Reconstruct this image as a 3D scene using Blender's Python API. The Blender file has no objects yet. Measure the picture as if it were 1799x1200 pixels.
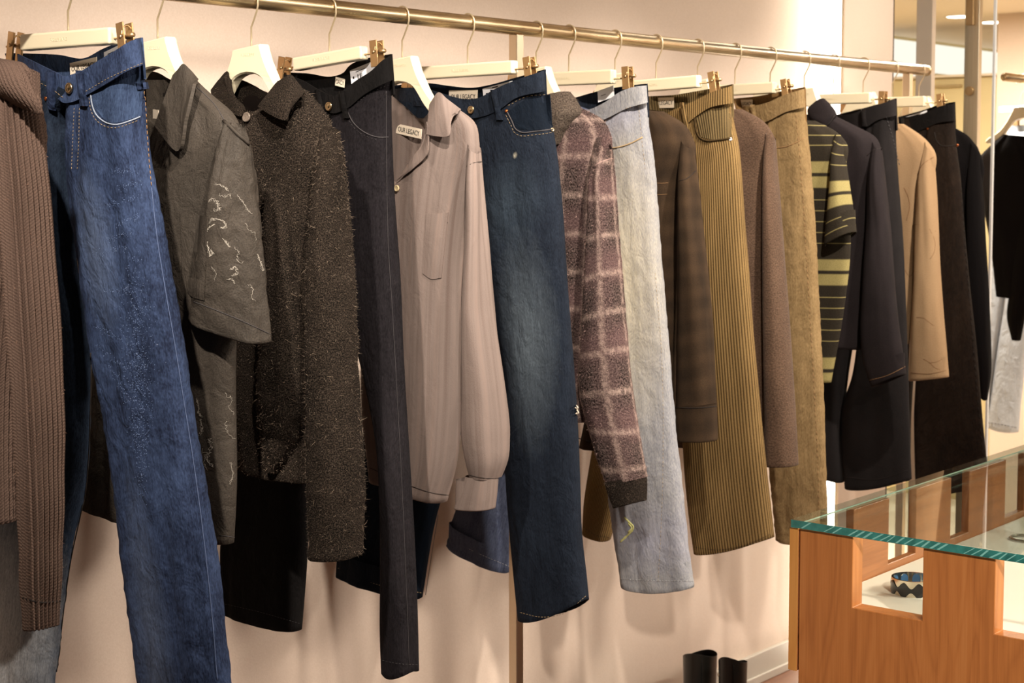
import bpy, bmesh, math, random
import numpy as np
from mathutils import Vector, Matrix
from mathutils.bvhtree import BVHTree

random.seed(7)
rng = np.random.default_rng(7)
scene = bpy.context.scene
COL = scene.collection

# ------------------------------------------------------------------ camera
F, CX, PPY = 2900.0, 899.5, 510.0            # focal length and principal point in photo pixels (1799 x 1200)
TH, PITCH, HC = math.radians(39.6), math.radians(4.15), 1.69
cam_data = bpy.data.cameras.new('camera')
cam = bpy.data.objects.new('camera', cam_data)
COL.objects.link(cam)
cam_data.sensor_fit = 'HORIZONTAL'
cam_data.sensor_width = 36.0
cam_data.lens = 36.0 * F / 1799.0
cam_data.shift_y = -(600.0 - PPY) / 1799.0
cam_data.clip_start = 0.05
cam_data.dof.use_dof = True
cam_data.dof.focus_distance = 3.05
cam_data.dof.aperture_fstop = 9.0
FWD = Vector((math.cos(TH) * math.cos(PITCH), math.sin(TH) * math.cos(PITCH), -math.sin(PITCH)))
RIGHT = Vector((math.sin(TH), -math.cos(TH), 0.0))
UP = RIGHT.cross(FWD)
CAMP = Vector((0, 0, HC))
cam.matrix_world = Matrix(((RIGHT.x, UP.x, -FWD.x, 0), (RIGHT.y, UP.y, -FWD.y, 0), (RIGHT.z, UP.z, -FWD.z, HC), (0, 0, 0, 1)))
scene.camera = cam

# ------------------------------------------------------------------ view, world, lights
scene.view_settings.view_transform = 'Standard'
scene.view_settings.look = 'None'
scene.view_settings.gamma = 1.0
scene.view_settings.use_curve_mapping = False
scene.view_settings.exposure = 0.0
scene.cycles.use_denoising = True
scene.cycles.max_bounces = 8
world = bpy.data.worlds.new('world')
scene.world = world
world.use_nodes = True
world.node_tree.nodes['Background'].inputs[0].default_value = (1.0, 0.87, 0.74, 1)
world.node_tree.nodes['Background'].inputs[1].default_value = 0.27

CEIL = 3.05
# track spotlights on the shop ceiling, plus added fill spots: position, aim, power
SPOTS = [((0.50, 1.20), (1.75, 2.38, 1.58), 370, 46, 0.03), ((1.40, 1.10), (2.40, 2.42, 1.56), 290, 44, 0.03),
         ((2.25, 1.15), (3.10, 2.42, 1.56), 310, 44, 0.03), ((3.05, 1.20), (3.80, 2.42, 1.56), 305, 44, 0.03),
         ((3.85, 1.25), (4.60, 2.42, 1.56), 300, 44, 0.03), ((0.9, -0.9), (3.05, 1.20, 0.75), 600, 34, 0.05), ((4.75, 1.10), (5.35, 2.70, 1.95), 130, 50, 0.05),  # table and wall panel spots here are added to brighten those surfaces
         ((3.3, -1.2), (1.6, 2.80, 0.35), 500, 50, 0.30), ((4.6, -1.2), (2.8, 2.80, 0.50), 520, 54, 0.30), ((5.9, -1.0), (4.1, 2.80, 0.75), 500, 58, 0.30)]

def add_spot(pos, aim, power, z=CEIL - 0.16, size=62, blend=1.0, rad=0.035, col=(1.0, 0.89, 0.77)):
    ld = bpy.data.lights.new('spot', 'SPOT')
    ld.energy = power
    ld.color = col
    ld.spot_size = math.radians(size)
    ld.spot_blend = blend
    ld.shadow_soft_size = rad
    o = bpy.data.objects.new('spot', ld)
    o.location = (pos[0], pos[1], z)
    o.rotation_euler = (Vector(aim) - o.location).to_track_quat('-Z', 'Y').to_euler()
    COL.objects.link(o)
    return o

# ------------------------------------------------------------------ numeric helpers
def ray(x, y):
    return RIGHT * ((x - CX) / F) + UP * ((PPY - y) / F) + FWD

def on_plane_x(x, y, X):
    d = ray(x, y); t = X / d.x
    return CAMP + d * t

def on_plane_y(x, y, Y):
    d = ray(x, y); t = Y / d.y
    return CAMP + d * t

def on_plane_z(x, y, Z):
    d = ray(x, y); t = (Z - HC) / d.z
    return CAMP + d * t

def perlin(x, y, seed=0):
    x = np.asarray(x, float); y = np.asarray(y, float)
    xi = np.floor(x).astype(np.int64); yi = np.floor(y).astype(np.int64)
    xf = x - xi; yf = y - yi
    def g(ix, iy):
        h = (ix * 374761393 + iy * 668265263 + seed * 982451653) & 0x7fffffff
        h = ((h ^ (h >> 13)) * 1274126177) & 0x7fffffff
        h = (h ^ (h >> 16)) & 1023
        a = h * (2 * math.pi / 1024)
        return np.cos(a), np.sin(a)
    u = xf * xf * xf * (xf * (xf * 6 - 15) + 10)
    v = yf * yf * yf * (yf * (yf * 6 - 15) + 10)
    out = 0
    r = []
    for dx in (0, 1):
        for dy in (0, 1):
            gx, gy = g(xi + dx, yi + dy)
            r.append(gx * (xf - dx) + gy * (yf - dy))
    a = r[0] + v * (r[1] - r[0]); b = r[2] + v * (r[3] - r[2])
    return (a + u * (b - a)) * 1.5

def resample(pts, n):
    """Catmull-Rom through the points (k x m array), n samples uniform in arc parameter"""
    P = np.asarray(pts, float)
    if len(P) == 1:
        return np.repeat(P, n, 0)
    d = np.linalg.norm(np.diff(P[:, :2], axis=0), axis=1) + 1e-6
    t = np.concatenate([[0], np.cumsum(d)])
    m = np.zeros_like(P)
    m[1:-1] = ((P[2:] - P[1:-1]) / d[1:, None] * d[:-1, None] + (P[1:-1] - P[:-2]) / d[:-1, None] * d[1:, None]) / (d[1:] + d[:-1])[:, None]
    m[0] = (P[1] - P[0]) / d[0]; m[-1] = (P[-1] - P[-2]) / d[-1]
    q = np.linspace(0, t[-1], n)
    i = np.clip(np.searchsorted(t, q, side='right') - 1, 0, len(P) - 2)
    h = d[i][:, None]; s = ((q - t[i]) / d[i])[:, None]
    return ((2*s**3 - 3*s**2 + 1) * P[i] + (s**3 - 2*s**2 + s) * h * m[i] + (-2*s**3 + 3*s**2) * P[i + 1] + (s**3 - s**2) * h * m[i + 1])

# ------------------------------------------------------------------ object helpers
def link(o, parent=None):
    COL.objects.link(o)
    if parent is not None:
        o.parent = parent
    return o

def world_loc(o):
    v = Vector((0, 0, 0))
    while o is not None:
        v = v + o.location
        o = o.parent
    return v

def tag(o, label=None, cat=None, group=None, kind=None):
    if label: o['label'] = label
    if cat: o['category'] = cat
    if group: o['group'] = group
    if kind: o['kind'] = kind
    return o

def thing(name, loc, label, cat, group=None):
    o = bpy.data.objects.new(name, None)
    o.location = loc
    o.empty_display_size = 0.05
    link(o)
    return tag(o, label, cat, group)

def mesh_obj(name, verts, faces, mat, parent=None, uv=None, smooth=True, uvs=None, loc=None):
    """verts in world space; faces index lists; uv = per-vertex metric coordinates"""
    V = np.asarray(verts, float)
    base = np.array(world_loc(parent)) if parent is not None else (np.array(loc) if loc is not None else V.mean(0) * 0)
    me = bpy.data.meshes.new(name)
    me.from_pydata((V - base).tolist(), [], faces)
    if smooth:
        me.polygons.foreach_set('use_smooth', [True] * len(me.polygons))
    if uv is not None:
        uvl = me.uv_layers.new(name='UVMap')
        li = np.empty(len(me.loops), dtype=np.int64)
        me.loops.foreach_get('vertex_index', li)
        uvl.data.foreach_set('uv', np.asarray(uv, float)[li].astype(np.float32).ravel())
    me.materials.append(mat)
    me.update()
    o = bpy.data.objects.new(name, me)
    if parent is None and loc is not None:
        o.location = loc
    return link(o, parent)

def bm_obj(name, bm, mat, parent=None, smooth=False, loc=None, bevel=0.0, segs=2):
    """bm in world space"""
    base = world_loc(parent) if parent is not None else Vector(loc if loc is not None else (0, 0, 0))
    bmesh.ops.translate(bm, verts=bm.verts, vec=-base)
    bmesh.ops.recalc_face_normals(bm, faces=bm.faces)
    if bevel:
        es = [e for e in bm.edges if len(e.link_faces) == 2 and e.calc_face_angle(0) > 0.5]
        bmesh.ops.bevel(bm, geom=es, offset=bevel, segments=segs, affect='EDGES', profile=0.5)
    me = bpy.data.meshes.new(name)
    bm.to_mesh(me); bm.free()
    if smooth:
        for p in me.polygons: p.use_smooth = True
    me.materials.append(mat)
    o = bpy.data.objects.new(name, me)
    if parent is None and loc is not None:
        o.location = loc
    return link(o, parent)

def add_box(bm, c, half, ax=((1, 0, 0), (0, 1, 0), (0, 0, 1))):
    c = Vector(c); A = [Vector(a) * h for a, h in zip(ax, half)]
    vs = []
    for sx in (-1, 1):
        for sy in (-1, 1):
            for sz in (-1, 1):
                vs.append(bm.verts.new(c + A[0] * sx + A[1] * sy + A[2] * sz))
    for f in ((0, 1, 3, 2), (4, 6, 7, 5), (0, 4, 5, 1), (2, 3, 7, 6), (0, 2, 6, 4), (1, 5, 7, 3)):
        bm.faces.new([vs[i] for i in f])

def box_obj(name, lo, hi, mat, parent=None, bevel=0.0, loc=None):
    bm = bmesh.new()
    lo = Vector(lo); hi = Vector(hi)
    add_box(bm, (lo + hi) / 2, (hi - lo) / 2)
    return bm_obj(name, bm, mat, parent, bevel=bevel, loc=loc if (loc is not None or parent is not None) else (lo + hi) / 2)

def tube_path(pts, r, k=8, closed=False, cap=True):
    """swept round tube through world points -> verts, faces"""
    P = [Vector(p) for p in pts]
    n = len(P)
    rs = r if hasattr(r, '__len__') else [r] * n
    V = []; Fc = []
    up = Vector((0.13, 0.31, 0.94)).normalized()
    prev = None
    for i in range(n):
        if closed:
            t = (P[(i + 1) % n] - P[i - 1])
        else:
            t = (P[min(i + 1, n - 1)] - P[max(i - 1, 0)])
        t = t.normalized() if t.length > 1e-9 else Vector((0, 0, 1))
        if prev is None:
            a = t.cross(up)
            if a.length < 1e-3: a = t.cross(Vector((1, 0, 0)))
        else:
            a = prev - t * prev.dot(t)
            if a.length < 1e-6: a = t.cross(up)
        a.normalize(); prev = a
        b = t.cross(a)
        for j in range(k):
            an = 2 * math.pi * j / k
            V.append(P[i] + (a * math.cos(an) + b * math.sin(an)) * rs[i])
    m = n if closed else n - 1
    for i in range(m):
        for j in range(k):
            i2 = (i + 1) % n
            Fc.append([i * k + j, i * k + (j + 1) % k, i2 * k + (j + 1) % k, i2 * k + j])
    if not closed and cap:
        Fc.append([j for j in range(k)][::-1])
        Fc.append([(n - 1) * k + j for j in range(k)])
    return V, Fc

def merge(parts):
    V = []; Fc = []
    for v, f in parts:
        o = len(V)
        V.extend(v); Fc.extend([[i + o for i in q] for q in f])
    return V, Fc

def disc_ring(c, n, prof, k=20):
    """lathe: prof = list of (radius, height along n) -> verts, faces"""
    c = Vector(c); n = Vector(n).normalized()
    a = n.cross(Vector((0, 0, 1)))
    if a.length < 1e-3: a = n.cross(Vector((1, 0, 0)))
    a.normalize(); b = n.cross(a)
    V = []; Fc = []
    for r, h in prof:
        for j in range(k):
            an = 2 * math.pi * j / k
            V.append(c + n * h + (a * math.cos(an) + b * math.sin(an)) * r)
    for i in range(len(prof) - 1):
        for j in range(k):
            Fc.append([i * k + j, i * k + (j + 1) % k, (i + 1) * k + (j + 1) % k, (i + 1) * k + j])
    Fc.append([(len(prof) - 1) * k + j for j in range(k)])
    Fc.append([j for j in range(k)][::-1])
    return V, Fc

# ------------------------------------------------------------------ materials
def srgb(r, g, b):
    f = lambda c: (c / 255 / 12.92) if c <= 10 else ((c / 255 + 0.055) / 1.055) ** 2.4
    return (f(r), f(g), f(b), 1.0)

class NT:
    def __init__(self, name, rough=0.8, spec=0.2, metal=0.0):
        self.m = bpy.data.materials.new(name)
        self.m.use_nodes = True
        self.n = self.m.node_tree.nodes; self.l = self.m.node_tree.links
        self.b = self.n['Principled BSDF']
        self.b.inputs['Roughness'].default_value = rough
        self.b.inputs['Specular IOR Level'].default_value = spec
        self.b.inputs['Metallic'].default_value = metal
    def node(self, t, **kw):
        nd = self.n.new(t)
        for k, v in kw.items(): setattr(nd, k, v)
        return nd
    def put(self, sock, v):
        if hasattr(v, 'is_linked') or hasattr(v, 'links'):
            self.l.new(v, sock)
        else:
            sock.default_value = v
    def math(self, op, a, b=0.0, c=0.0, clamp=False):
        nd = self.node('ShaderNodeMath', operation=op, use_clamp=clamp)
        self.put(nd.inputs[0], a); self.put(nd.inputs[1], b)
        if op in ('SMOOTH_MIN', 'MULTIPLY_ADD', 'COMPARE', 'WRAP'): self.put(nd.inputs[2], c)
        return nd.outputs[0]
    def mix(self, f, a, b, mode='MIX'):
        nd = self.node('ShaderNodeMix', data_type='RGBA', blend_type=mode)
        self.put(nd.inputs[0], f); self.put(nd.inputs[6], a); self.put(nd.inputs[7], b)
        return nd.outputs[2]
    def uv(self):
        return self.node('ShaderNodeUVMap').outputs[0]
    def obj(self):
        return self.node('ShaderNodeTexCoord').outputs['Object']
    def map(self, v, scale, loc=(0, 0, 0), rot=(0, 0, 0)):
        nd = self.node('ShaderNodeMapping')
        self.l.new(v, nd.inputs[0])
        nd.inputs['Scale'].default_value = scale
        nd.inputs['Location'].default_value = loc
        nd.inputs['Rotation'].default_value = rot
        return nd.outputs[0]
    def noise(self, v, scale, detail=2.0, rough=0.5, dist=0.0):
        nd = self.node('ShaderNodeTexNoise')
        self.l.new(v, nd.inputs['Vector'])
        nd.inputs['Scale'].default_value = scale
        nd.inputs['Detail'].default_value = detail
        nd.inputs['Roughness'].default_value = rough
        nd.inputs['Distortion'].default_value = dist
        return nd.outputs[0]
    def ramp(self, f, stops, interp='LINEAR'):
        nd = self.node('ShaderNodeValToRGB')
        cr = nd.color_ramp; cr.interpolation = interp
        while len(cr.elements) < len(stops): cr.elements.new(0.5)
        for e, (p, c) in zip(cr.elements, stops):
            e.position = p
            e.color = c if len(c) == 4 else (*c, 1)
        self.put(nd.inputs[0], f)
        return nd.outputs[0]
    def sep(self, v):
        nd = self.node('ShaderNodeSeparateXYZ'); self.l.new(v, nd.inputs[0]); return nd.outputs
    def rng(self, v, a, b, c=0.0, d=1.0):
        nd = self.node('ShaderNodeMapRange'); nd.clamp = True
        self.put(nd.inputs[0], v)
        for i, q in enumerate((a, b, c, d)): nd.inputs[i + 1].default_value = q
        return nd.outputs[0]
    def bump(self, h, dist=0.001, strength=1.0, prev=None):
        nd = self.node('ShaderNodeBump')
        nd.inputs['Distance'].default_value = dist
        nd.inputs['Strength'].default_value = strength
        self.l.new(h, nd.inputs['Height'])
        if prev is not None: self.l.new(prev, nd.inputs['Normal'])
        return nd.outputs[0]
    def color(self, c): self.put(self.b.inputs['Base Color'], c)
    def normal(self, nrm): self.l.new(nrm, self.b.inputs['Normal'])
    def band(self, coord, period, center, width, soft):
        """1 inside |frac(coord/period) - center| < width/2 (all in units of the period), soft edge"""
        fr = self.math('FRACT', self.math('ADD', self.math('DIVIDE', coord, period), 0.5 - center + 10.0))
        d = self.math('ABSOLUTE', self.math('SUBTRACT', fr, 0.5))
        return self.rng(d, width / 2 + soft, width / 2 - soft)

def plain(name, c, rough=0.5, spec=0.3, metal=0.0, noise=0.0, nscale=40.0):
    t = NT(name, rough, spec, metal)
    if noise:
        n = t.noise(t.obj(), nscale, 4)
        c2 = tuple(x * (1 - noise) for x in c[:3]) + (1,)
        t.color(t.mix(t.rng(n, 0.3, 0.7), c2, c))
    else:
        t.color(c)
    return t.m

def denim(name, dark, mid, light, fade=(), rough=0.85, streak=0.5, wash=0.45, bumpd=0.0010, wrinkle=0.007):
    """fade: list of (u, v, ru, rv, amount, colour) worn patches in metric cloth coordinates"""
    t = NT(name, rough, 0.08)
    uv = t.uv()
    tw = t.noise(t.map(uv, (430, 150, 1), rot=(0, 0, 0.6)), 1.0, 2, 0.6)
    st = t.noise(t.map(uv, (300, 14, 1)), 1.0, 3, 0.65)
    lo = t.noise(t.map(uv, (7, 4, 1)), 1.0, 4, 0.6, 0.3)
    mt = t.noise(t.map(uv, (60, 42, 1)), 1.0, 5, 0.7)
    f = t.math('ADD', t.math('MULTIPLY', t.rng(tw, 0.3, 0.7), streak * 0.55), t.math('MULTIPLY', t.rng(st, 0.3, 0.7), streak * 0.45))
    f = t.math('ADD', f, t.math('MULTIPLY', t.math('SUBTRACT', lo, 0.5), wash * 1.6))
    f = t.math('ADD', f, t.math('MULTIPLY', t.math('SUBTRACT', mt, 0.5), wash * 0.9), clamp=True)
    c = t.ramp(f, [(0.0, dark), (0.45, mid), (1.0, light)])
    s = t.sep(uv)
    for (u0, v0, ru, rv, am, colr) in fade:
        du = t.math('DIVIDE', t.math('SUBTRACT', s[0], u0), ru)
        dv = t.math('DIVIDE', t.math('SUBTRACT', s[1], v0), rv)
        r = t.math('SQRT', t.math('ADD', t.math('MULTIPLY', du, du), t.math('MULTIPLY', dv, dv)))
        k = t.math('MULTIPLY', t.rng(t.math('ADD', r, t.math('MULTIPLY', t.math('SUBTRACT', mt, 0.5), 0.5)), 1.0, 0.0), am)
        k = t.math('MULTIPLY', k, t.rng(st, 0.25, 0.7, 0.6, 1.0))
        k = t.math('MULTIPLY', k, t.rng(tw, 0.15, 0.65, 0.55, 1.0))
        c = t.mix(k, c, colr)
    t.color(c)
    wr = t.noise(t.map(uv, (26, 16, 1)), 1.0, 3, 0.6, 0.6)
    n1 = t.bump(wr, wrinkle, 0.9)
    t.normal(t.bump(tw, bumpd, 0.8, n1))
    return t.m

def weave(name, c1, c2, su=500, sv=500, k=0.6, low=0.3, lowscale=(8, 5), rough=0.85, bumpd=0.0004, wrinkle=0.003, wscale=(22, 12), sheen=0.0, lohi=(0.3, 0.7)):
    t = NT(name, rough, 0.06)
    uv = t.uv()
    w = t.noise(t.map(uv, (su, sv, 1)), 1.0, 2, 0.6)
    lo = t.noise(t.map(uv, (lowscale[0], lowscale[1], 1)), 1.0, 4, 0.6, 0.2)
    f = t.math('ADD', t.math('MULTIPLY', t.rng(w, *lohi), k), t.math('MULTIPLY', t.rng(lo, 0.3, 0.7), low), clamp=True)
    t.color(t.mix(f, c1, c2))
    wr = t.noise(t.map(uv, (wscale[0], wscale[1], 1)), 1.0, 4, 0.6, 0.5)
    t.normal(t.bump(w, bumpd, 0.8, t.bump(wr, wrinkle, 0.6)))
    if sheen:
        t.b.inputs['Sheen Weight'].default_value = sheen
        t.b.inputs['Sheen Roughness'].default_value = 0.4
    return t

# ------------------------------------------------------------------ materials of the place
def wall_material(name, c1, c2):
    t = NT(name, 0.9, 0.1)
    o = t.obj()
    lo = t.noise(t.map(o, (3, 3, 3)), 1.0, 3)
    fi = t.noise(t.map(o, (260, 260, 260)), 1.0, 2)
    f = t.math('ADD', t.math('MULTIPLY', lo, 0.5), t.math('MULTIPLY', fi, 0.5))
    t.color(t.mix(t.rng(f, 0.35, 0.65), c1, c2))
    t.normal(t.bump(fi, 0.0006, 0.4))
    return t.m

M = {}
M['wall'] = wall_material('wall_paint', srgb(208, 189, 173), srgb(216, 198, 183))
M['wall_far'] = wall_material('far_wall_paint', srgb(214, 194, 176), srgb(220, 201, 184))
M['ceiling'] = plain('ceiling_paint', srgb(226, 212, 192), 0.9, 0.1, noise=0.03, nscale=3)
M['cream_block'] = plain('cream_panel', srgb(214, 196, 152), 0.7, 0.2, noise=0.06, nscale=5)
M['skirting'] = plain('skirting_paint', srgb(182, 174, 162), 0.45, 0.4, noise=0.03)

t = NT('floor_wood', 0.4, 0.4)
o_ = t.obj()
gr = t.noise(t.map(o_, (2, 40, 1)), 1.0, 5, 0.6, 0.4)
t.color(t.mix(t.rng(gr, 0.3, 0.7), srgb(100, 62, 44), srgb(130, 90, 66)))
M['floor'] = t.m

def emitter(name, c, s):
    m = bpy.data.materials.new(name); m.use_nodes = True
    nd = m.node_tree.nodes; nd.clear()
    e = nd.new('ShaderNodeEmission'); e.inputs[0].default_value = c; e.inputs[1].default_value = s
    o = nd.new('ShaderNodeOutputMaterial'); m.node_tree.links.new(e.outputs[0], o.inputs[0])
    return m
M['led'] = emitter('led_diffuser', (1.0, 0.90, 0.74, 1), 9.0)
M['downlight'] = emitter('downlight_lens', (1.0, 0.92, 0.8, 1), 6.0)
M['lightbox'] = emitter('lit_panel', (1.0, 0.93, 0.80, 1), 1.15)

t = NT('brushed_brass', 0.30, 0.5, 1.0)
o_ = t.obj()
br = t.noise(t.map(o_, (3, 700, 700)), 1.0, 3, 0.6)
pt = t.noise(t.map(o_, (5, 9, 9)), 1.0, 3, 0.6)
t.color(t.mix(t.rng(pt, 0.35, 0.7), srgb(166, 142, 108), srgb(208, 188, 154)))
t.put(t.b.inputs['Roughness'], t.rng(br, 0.3, 0.7, 0.22, 0.42))
t.normal(t.bump(br, 0.0002, 0.3))
M['brass'] = t.m
t = NT('satin_steel', 0.32, 0.5, 1.0)
br = t.noise(t.map(t.obj(), (500, 500, 4)), 1.0, 3, 0.6)
t.color(t.mix(t.rng(br, 0.3, 0.7), srgb(186, 172, 150), srgb(212, 200, 180)))
M['steel'] = t.m
M['post'] = plain('post_metal', srgb(214, 196, 170), 0.28, 0.5, 1.0)
M['wire'] = plain('hook_wire', srgb(200, 182, 150), 0.35, 0.5, 0.7)
M['clip'] = plain('clip_metal', srgb(190, 156, 112), 0.38, 0.5, 0.85, noise=0.12, nscale=60)
M['hanger'] = plain('cream_hanger_plastic', srgb(216, 205, 176), 0.28, 0.45, noise=0.03, nscale=12)
M['copper'] = plain('copper_stud', srgb(190, 110, 60), 0.35, 0.5, 1.0)
M['button_metal'] = plain('brass_button', srgb(205, 180, 140), 0.3, 0.5, 1.0, noise=0.25, nscale=250)
M['label'] = plain('label_cloth', srgb(226, 212, 192), 0.85, 0.1, noise=0.05, nscale=300)
M['card'] = plain('price_card', srgb(226, 226, 230), 0.6, 0.2)
M['ink'] = plain('black_ink', srgb(22, 20, 20), 0.7, 0.1)
M['white_thread'] = plain('white_thread', srgb(184, 176, 164), 0.7, 0.2)
M['tan_thread'] = plain('tan_thread', srgb(160, 138, 106), 0.8, 0.1)
M['pale_thread'] = plain('pale_thread', srgb(176, 176, 178), 0.8, 0.1)
M['grey_thread'] = plain('grey_thread', srgb(66, 63, 64), 0.8, 0.1)
M['dark_thread'] = plain('dark_thread', srgb(40, 36, 34), 0.8, 0.1)
M['copper_thread'] = plain('copper_thread', srgb(138, 106, 74), 0.8, 0.1)
M['horn'] = plain('horn_button', srgb(116, 104, 94), 0.25, 0.5, noise=0.4, nscale=300)
M['shell'] = plain('shell_button', srgb(206, 186, 146), 0.25, 0.5, noise=0.35, nscale=300)
M['bead'] = plain('glass_bead', srgb(98, 116, 152), 0.15, 0.7)

# ------------------------------------------------------------------ the room
YR, ZR, RR = 2.43, HC + 0.327, 0.0172          # rail: distance, height, radius
YW = 2.80                                       # shop wall behind the rail
PD = 0.118                                      # how far that panel stands proud
XP = on_plane_y(1482, 60, YW - PD).x            # where the lit slot ends and the proud panel begins
XE = on_plane_y(1569, 60, YW - PD).x            # end of the panel

def struct(o):
    o['kind'] = 'structure'
    return o

struct(box_obj('floor', (-3.0, -3.5, -0.08), (13.0, 6.2, 0.0), M['floor']))
struct(box_obj('ceiling', (-3.0, -3.5, CEIL), (XE + 0.2, YW + 0.3, CEIL + 0.08), M['ceiling']))
struct(box_obj('wall_left', (-3.0, YW, 0.0), (XP + 0.06, YW + 0.15, CEIL), M['wall']))
struct(box_obj('wall_panel_right', (XP, YW - PD, 0.0), (XE, YW - 0.004, CEIL), M['wall']))
# skirting along the wall: a flat board with a bright top ledge
bl = struct(box_obj('baseboard_left', (-3.0, YW - 0.016, 0.0), (XP - 0.004, YW - 0.0005, 0.098), M['skirting'], bevel=0.003))
struct(box_obj('trim_1', (-3.0, YW - 0.026, 0.0), (XP - 0.004, YW - 0.0165, 0.028), M['skirting'], bevel=0.003))
# lit slot: LED diffuser on the edge of the proud panel
slot = thing('light_strip', (XP, YW - PD / 2, 0), 'tall white glowing light strip set upright into the wall behind the clothes rail', 'light')
box_obj('diffuser', (XP - 0.006, YW - PD + 0.004, 0.02), (XP - 0.0005, YW - 0.002, CEIL - 0.02), M['led'], slot)
box_obj('frame', (XP - 0.009, YW - PD - 0.003, 0.0), (XP - 0.0004, YW - PD + 0.0036, CEIL), M['steel'], slot)

# ------------------------------------------------------------------ next room seen past the panel end
ZC2 = HC + 0.745
YF = 4.25
struct(box_obj('floor_far', (XE + 0.25, -2.0, 0.0005), (12.0, YF, 0.006), M['ceiling']))  # pale floor sheet added to bounce light up to the low ceiling
struct(box_obj('trim_2', (XE + 0.0005, YW - PD - 0.002, 0.0), (XE + 0.005, YW - 0.004, CEIL), plain('dark_trim', srgb(70, 62, 50), 0.5, 0.3)))
struct(box_obj('ceiling_low', (XE + 0.25, -1.5, ZC2), (12.5, YF + 0.1, ZC2 + 0.06), M['ceiling']))
struct(box_obj('wall_back', (XE + 0.2, YF, 0.0), (12.5, YF + 0.1, ZC2), M['cream_block']))
struct(box_obj('wall_end', (12.0, -2.5, 0.0), (12.1, YF, ZC2), M['wall_far']))
pk = on_plane_x(1748, 300, 7.6)
struct(box_obj('wall_far', (7.6, -2.0, 0.0), (7.75, pk.y, ZC2), M['wall_far']))
# lit panel high on the back wall
p0 = on_plane_y(1560, 64, YF); p1 = on_plane_y(1745, 86, YF)
lb = thing('light_box', (8.5, YF, ZC2 - 0.2), 'wide bright white lit panel high on the far wall seen beside the rail end', 'light')
box_obj('panel', (p0.x - 1.0, YF - 0.03, ZC2 - 0.245), (11.9, YF - 0.002, ZC2 - 0.022), M['lightbox'], lb)
box_obj('mullion', (p0.x - 1.0, YF - 0.036, ZC2 - 0.20), (11.9, YF - 0.0305, ZC2 - 0.188), M['cream_block'], lb)
# cream cabinet block standing across the next room
q = on_plane_x(1650, 137, 7.9)
cb = thing('wall_cabinet', (7.9, 3.3, 0), 'plain cream cabinet block in the far room behind the rail end', 'cabinet')
box_obj('body', (7.9, pk.y + 0.004, 0.002), (8.4, YF - 0.04, q.z), M['cream_block'], cb, bevel=0.01)
box_obj('worktop', (7.86, pk.y + 0.004, q.z + 0.0005), (8.44, YF - 0.04, q.z + 0.012), M['ceiling'], cb)
a_ = on_plane_x(1645, 152, 7.9); b_ = on_plane_x(1692, 148, 7.9)
box_obj('handle', (7.875, min(a_.y, b_.y), a_.z - 0.008), (7.899, max(a_.y, b_.y), a_.z + 0.006), M['steel'], cb)
# round downlights in the low ceiling
for (x, y, lab) in ((1686, 30, 'round recessed ceiling downlight left of the steel upright'), (1743, 40, 'round recessed ceiling downlight right of the steel upright')):
    c = on_plane_z(x, y, ZC2 - 0.004)
    dl = thing('downlight', (c.x, c.y, ZC2), lab, 'light', 'ceiling downlights in the far room')
    v, f = disc_ring((c.x, c.y, ZC2 - 0.001), (0, 0, -1), [(0.062, 0.0), (0.062, 0.003)], 24)
    mesh_obj('lens', v, f, M['downlight'], dl, smooth=False)
    v, f = disc_ring((c.x, c.y, ZC2 - 0.0005), (0, 0, -1), [(0.078, 0.0), (0.076, 0.0025), (0.063, 0.0025)], 24)
    f = f[:-2]
    mesh_obj('rim', v, f, M['ceiling'], dl)
def area(pos, size, power, col=(1.0, 0.91, 0.78)):
    ld = bpy.data.lights.new('ceiling_lamp', 'AREA'); ld.energy = power; ld.size = size; ld.color = col; ld.shape = 'DISK'
    o = bpy.data.objects.new('ceiling_lamp', ld); o.location = pos; COL.objects.link(o); return o
area((8.6, 2.2, ZC2 - 0.02), 0.25, 75)
area((6.5, 2.9, ZC2 - 0.02), 0.25, 80)
area((6.6, 1.0, ZC2 - 0.02), 0.25, 70)

# ceiling spotlights of the shop and the added fill spots
for (pos, aim, pw, sz, rd) in SPOTS:
    add_spot(pos, aim, pw, size=sz, rad=rd)

# steel upright with a lock, and a plain post behind the rail end
def up_post(name, x0, x1, Y0, label, z0=0.0, z1=ZC2 + 0.0, mat=None, xq=None):
    X = xq
    a = on_plane_x(x0, 150, X); b = on_plane_x(x1, 150, X)
    t_ = thing(name, (X, (a.y + b.y) / 2, 0), label, 'post')
    box_obj('bar', (X, b.y, z0), (X + 0.03, a.y, z1), mat or M['steel'], t_, bevel=0.002)
    return t_, a, b
pp, a, b = up_post('upright_post', 1608, 1636, 0, 'pale pinkish square post standing just behind the end of the clothes rail', xq=XE + 0.36, mat=M['wall'])
pp2, a, b = up_post('upright_post', 1693, 1718, 0, 'brushed steel upright with a round lock beside the glass edge', xq=XE + 0.34)
pp2.name = 'glass_door_stile'
X2 = XE + 0.34
lk = on_plane_x(1703.5, 160, X2 - 0.001)
v, f = disc_ring(lk, (-1, 0, 0), [(0.017, 0), (0.017, 0.006), (0.014, 0.008), (0.008, 0.0085)], 24)
mesh_obj('lock', v, f, M['clip'], pp2)
bk = on_plane_x(1707, 30, X2)
box_obj('bracket', (X2 - 0.02, bk.y - 0.014, bk.z - 0.03), (X2 - 0.0005, bk.y + 0.014, ZC2), M['clip'], pp2, bevel=0.002)
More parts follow.
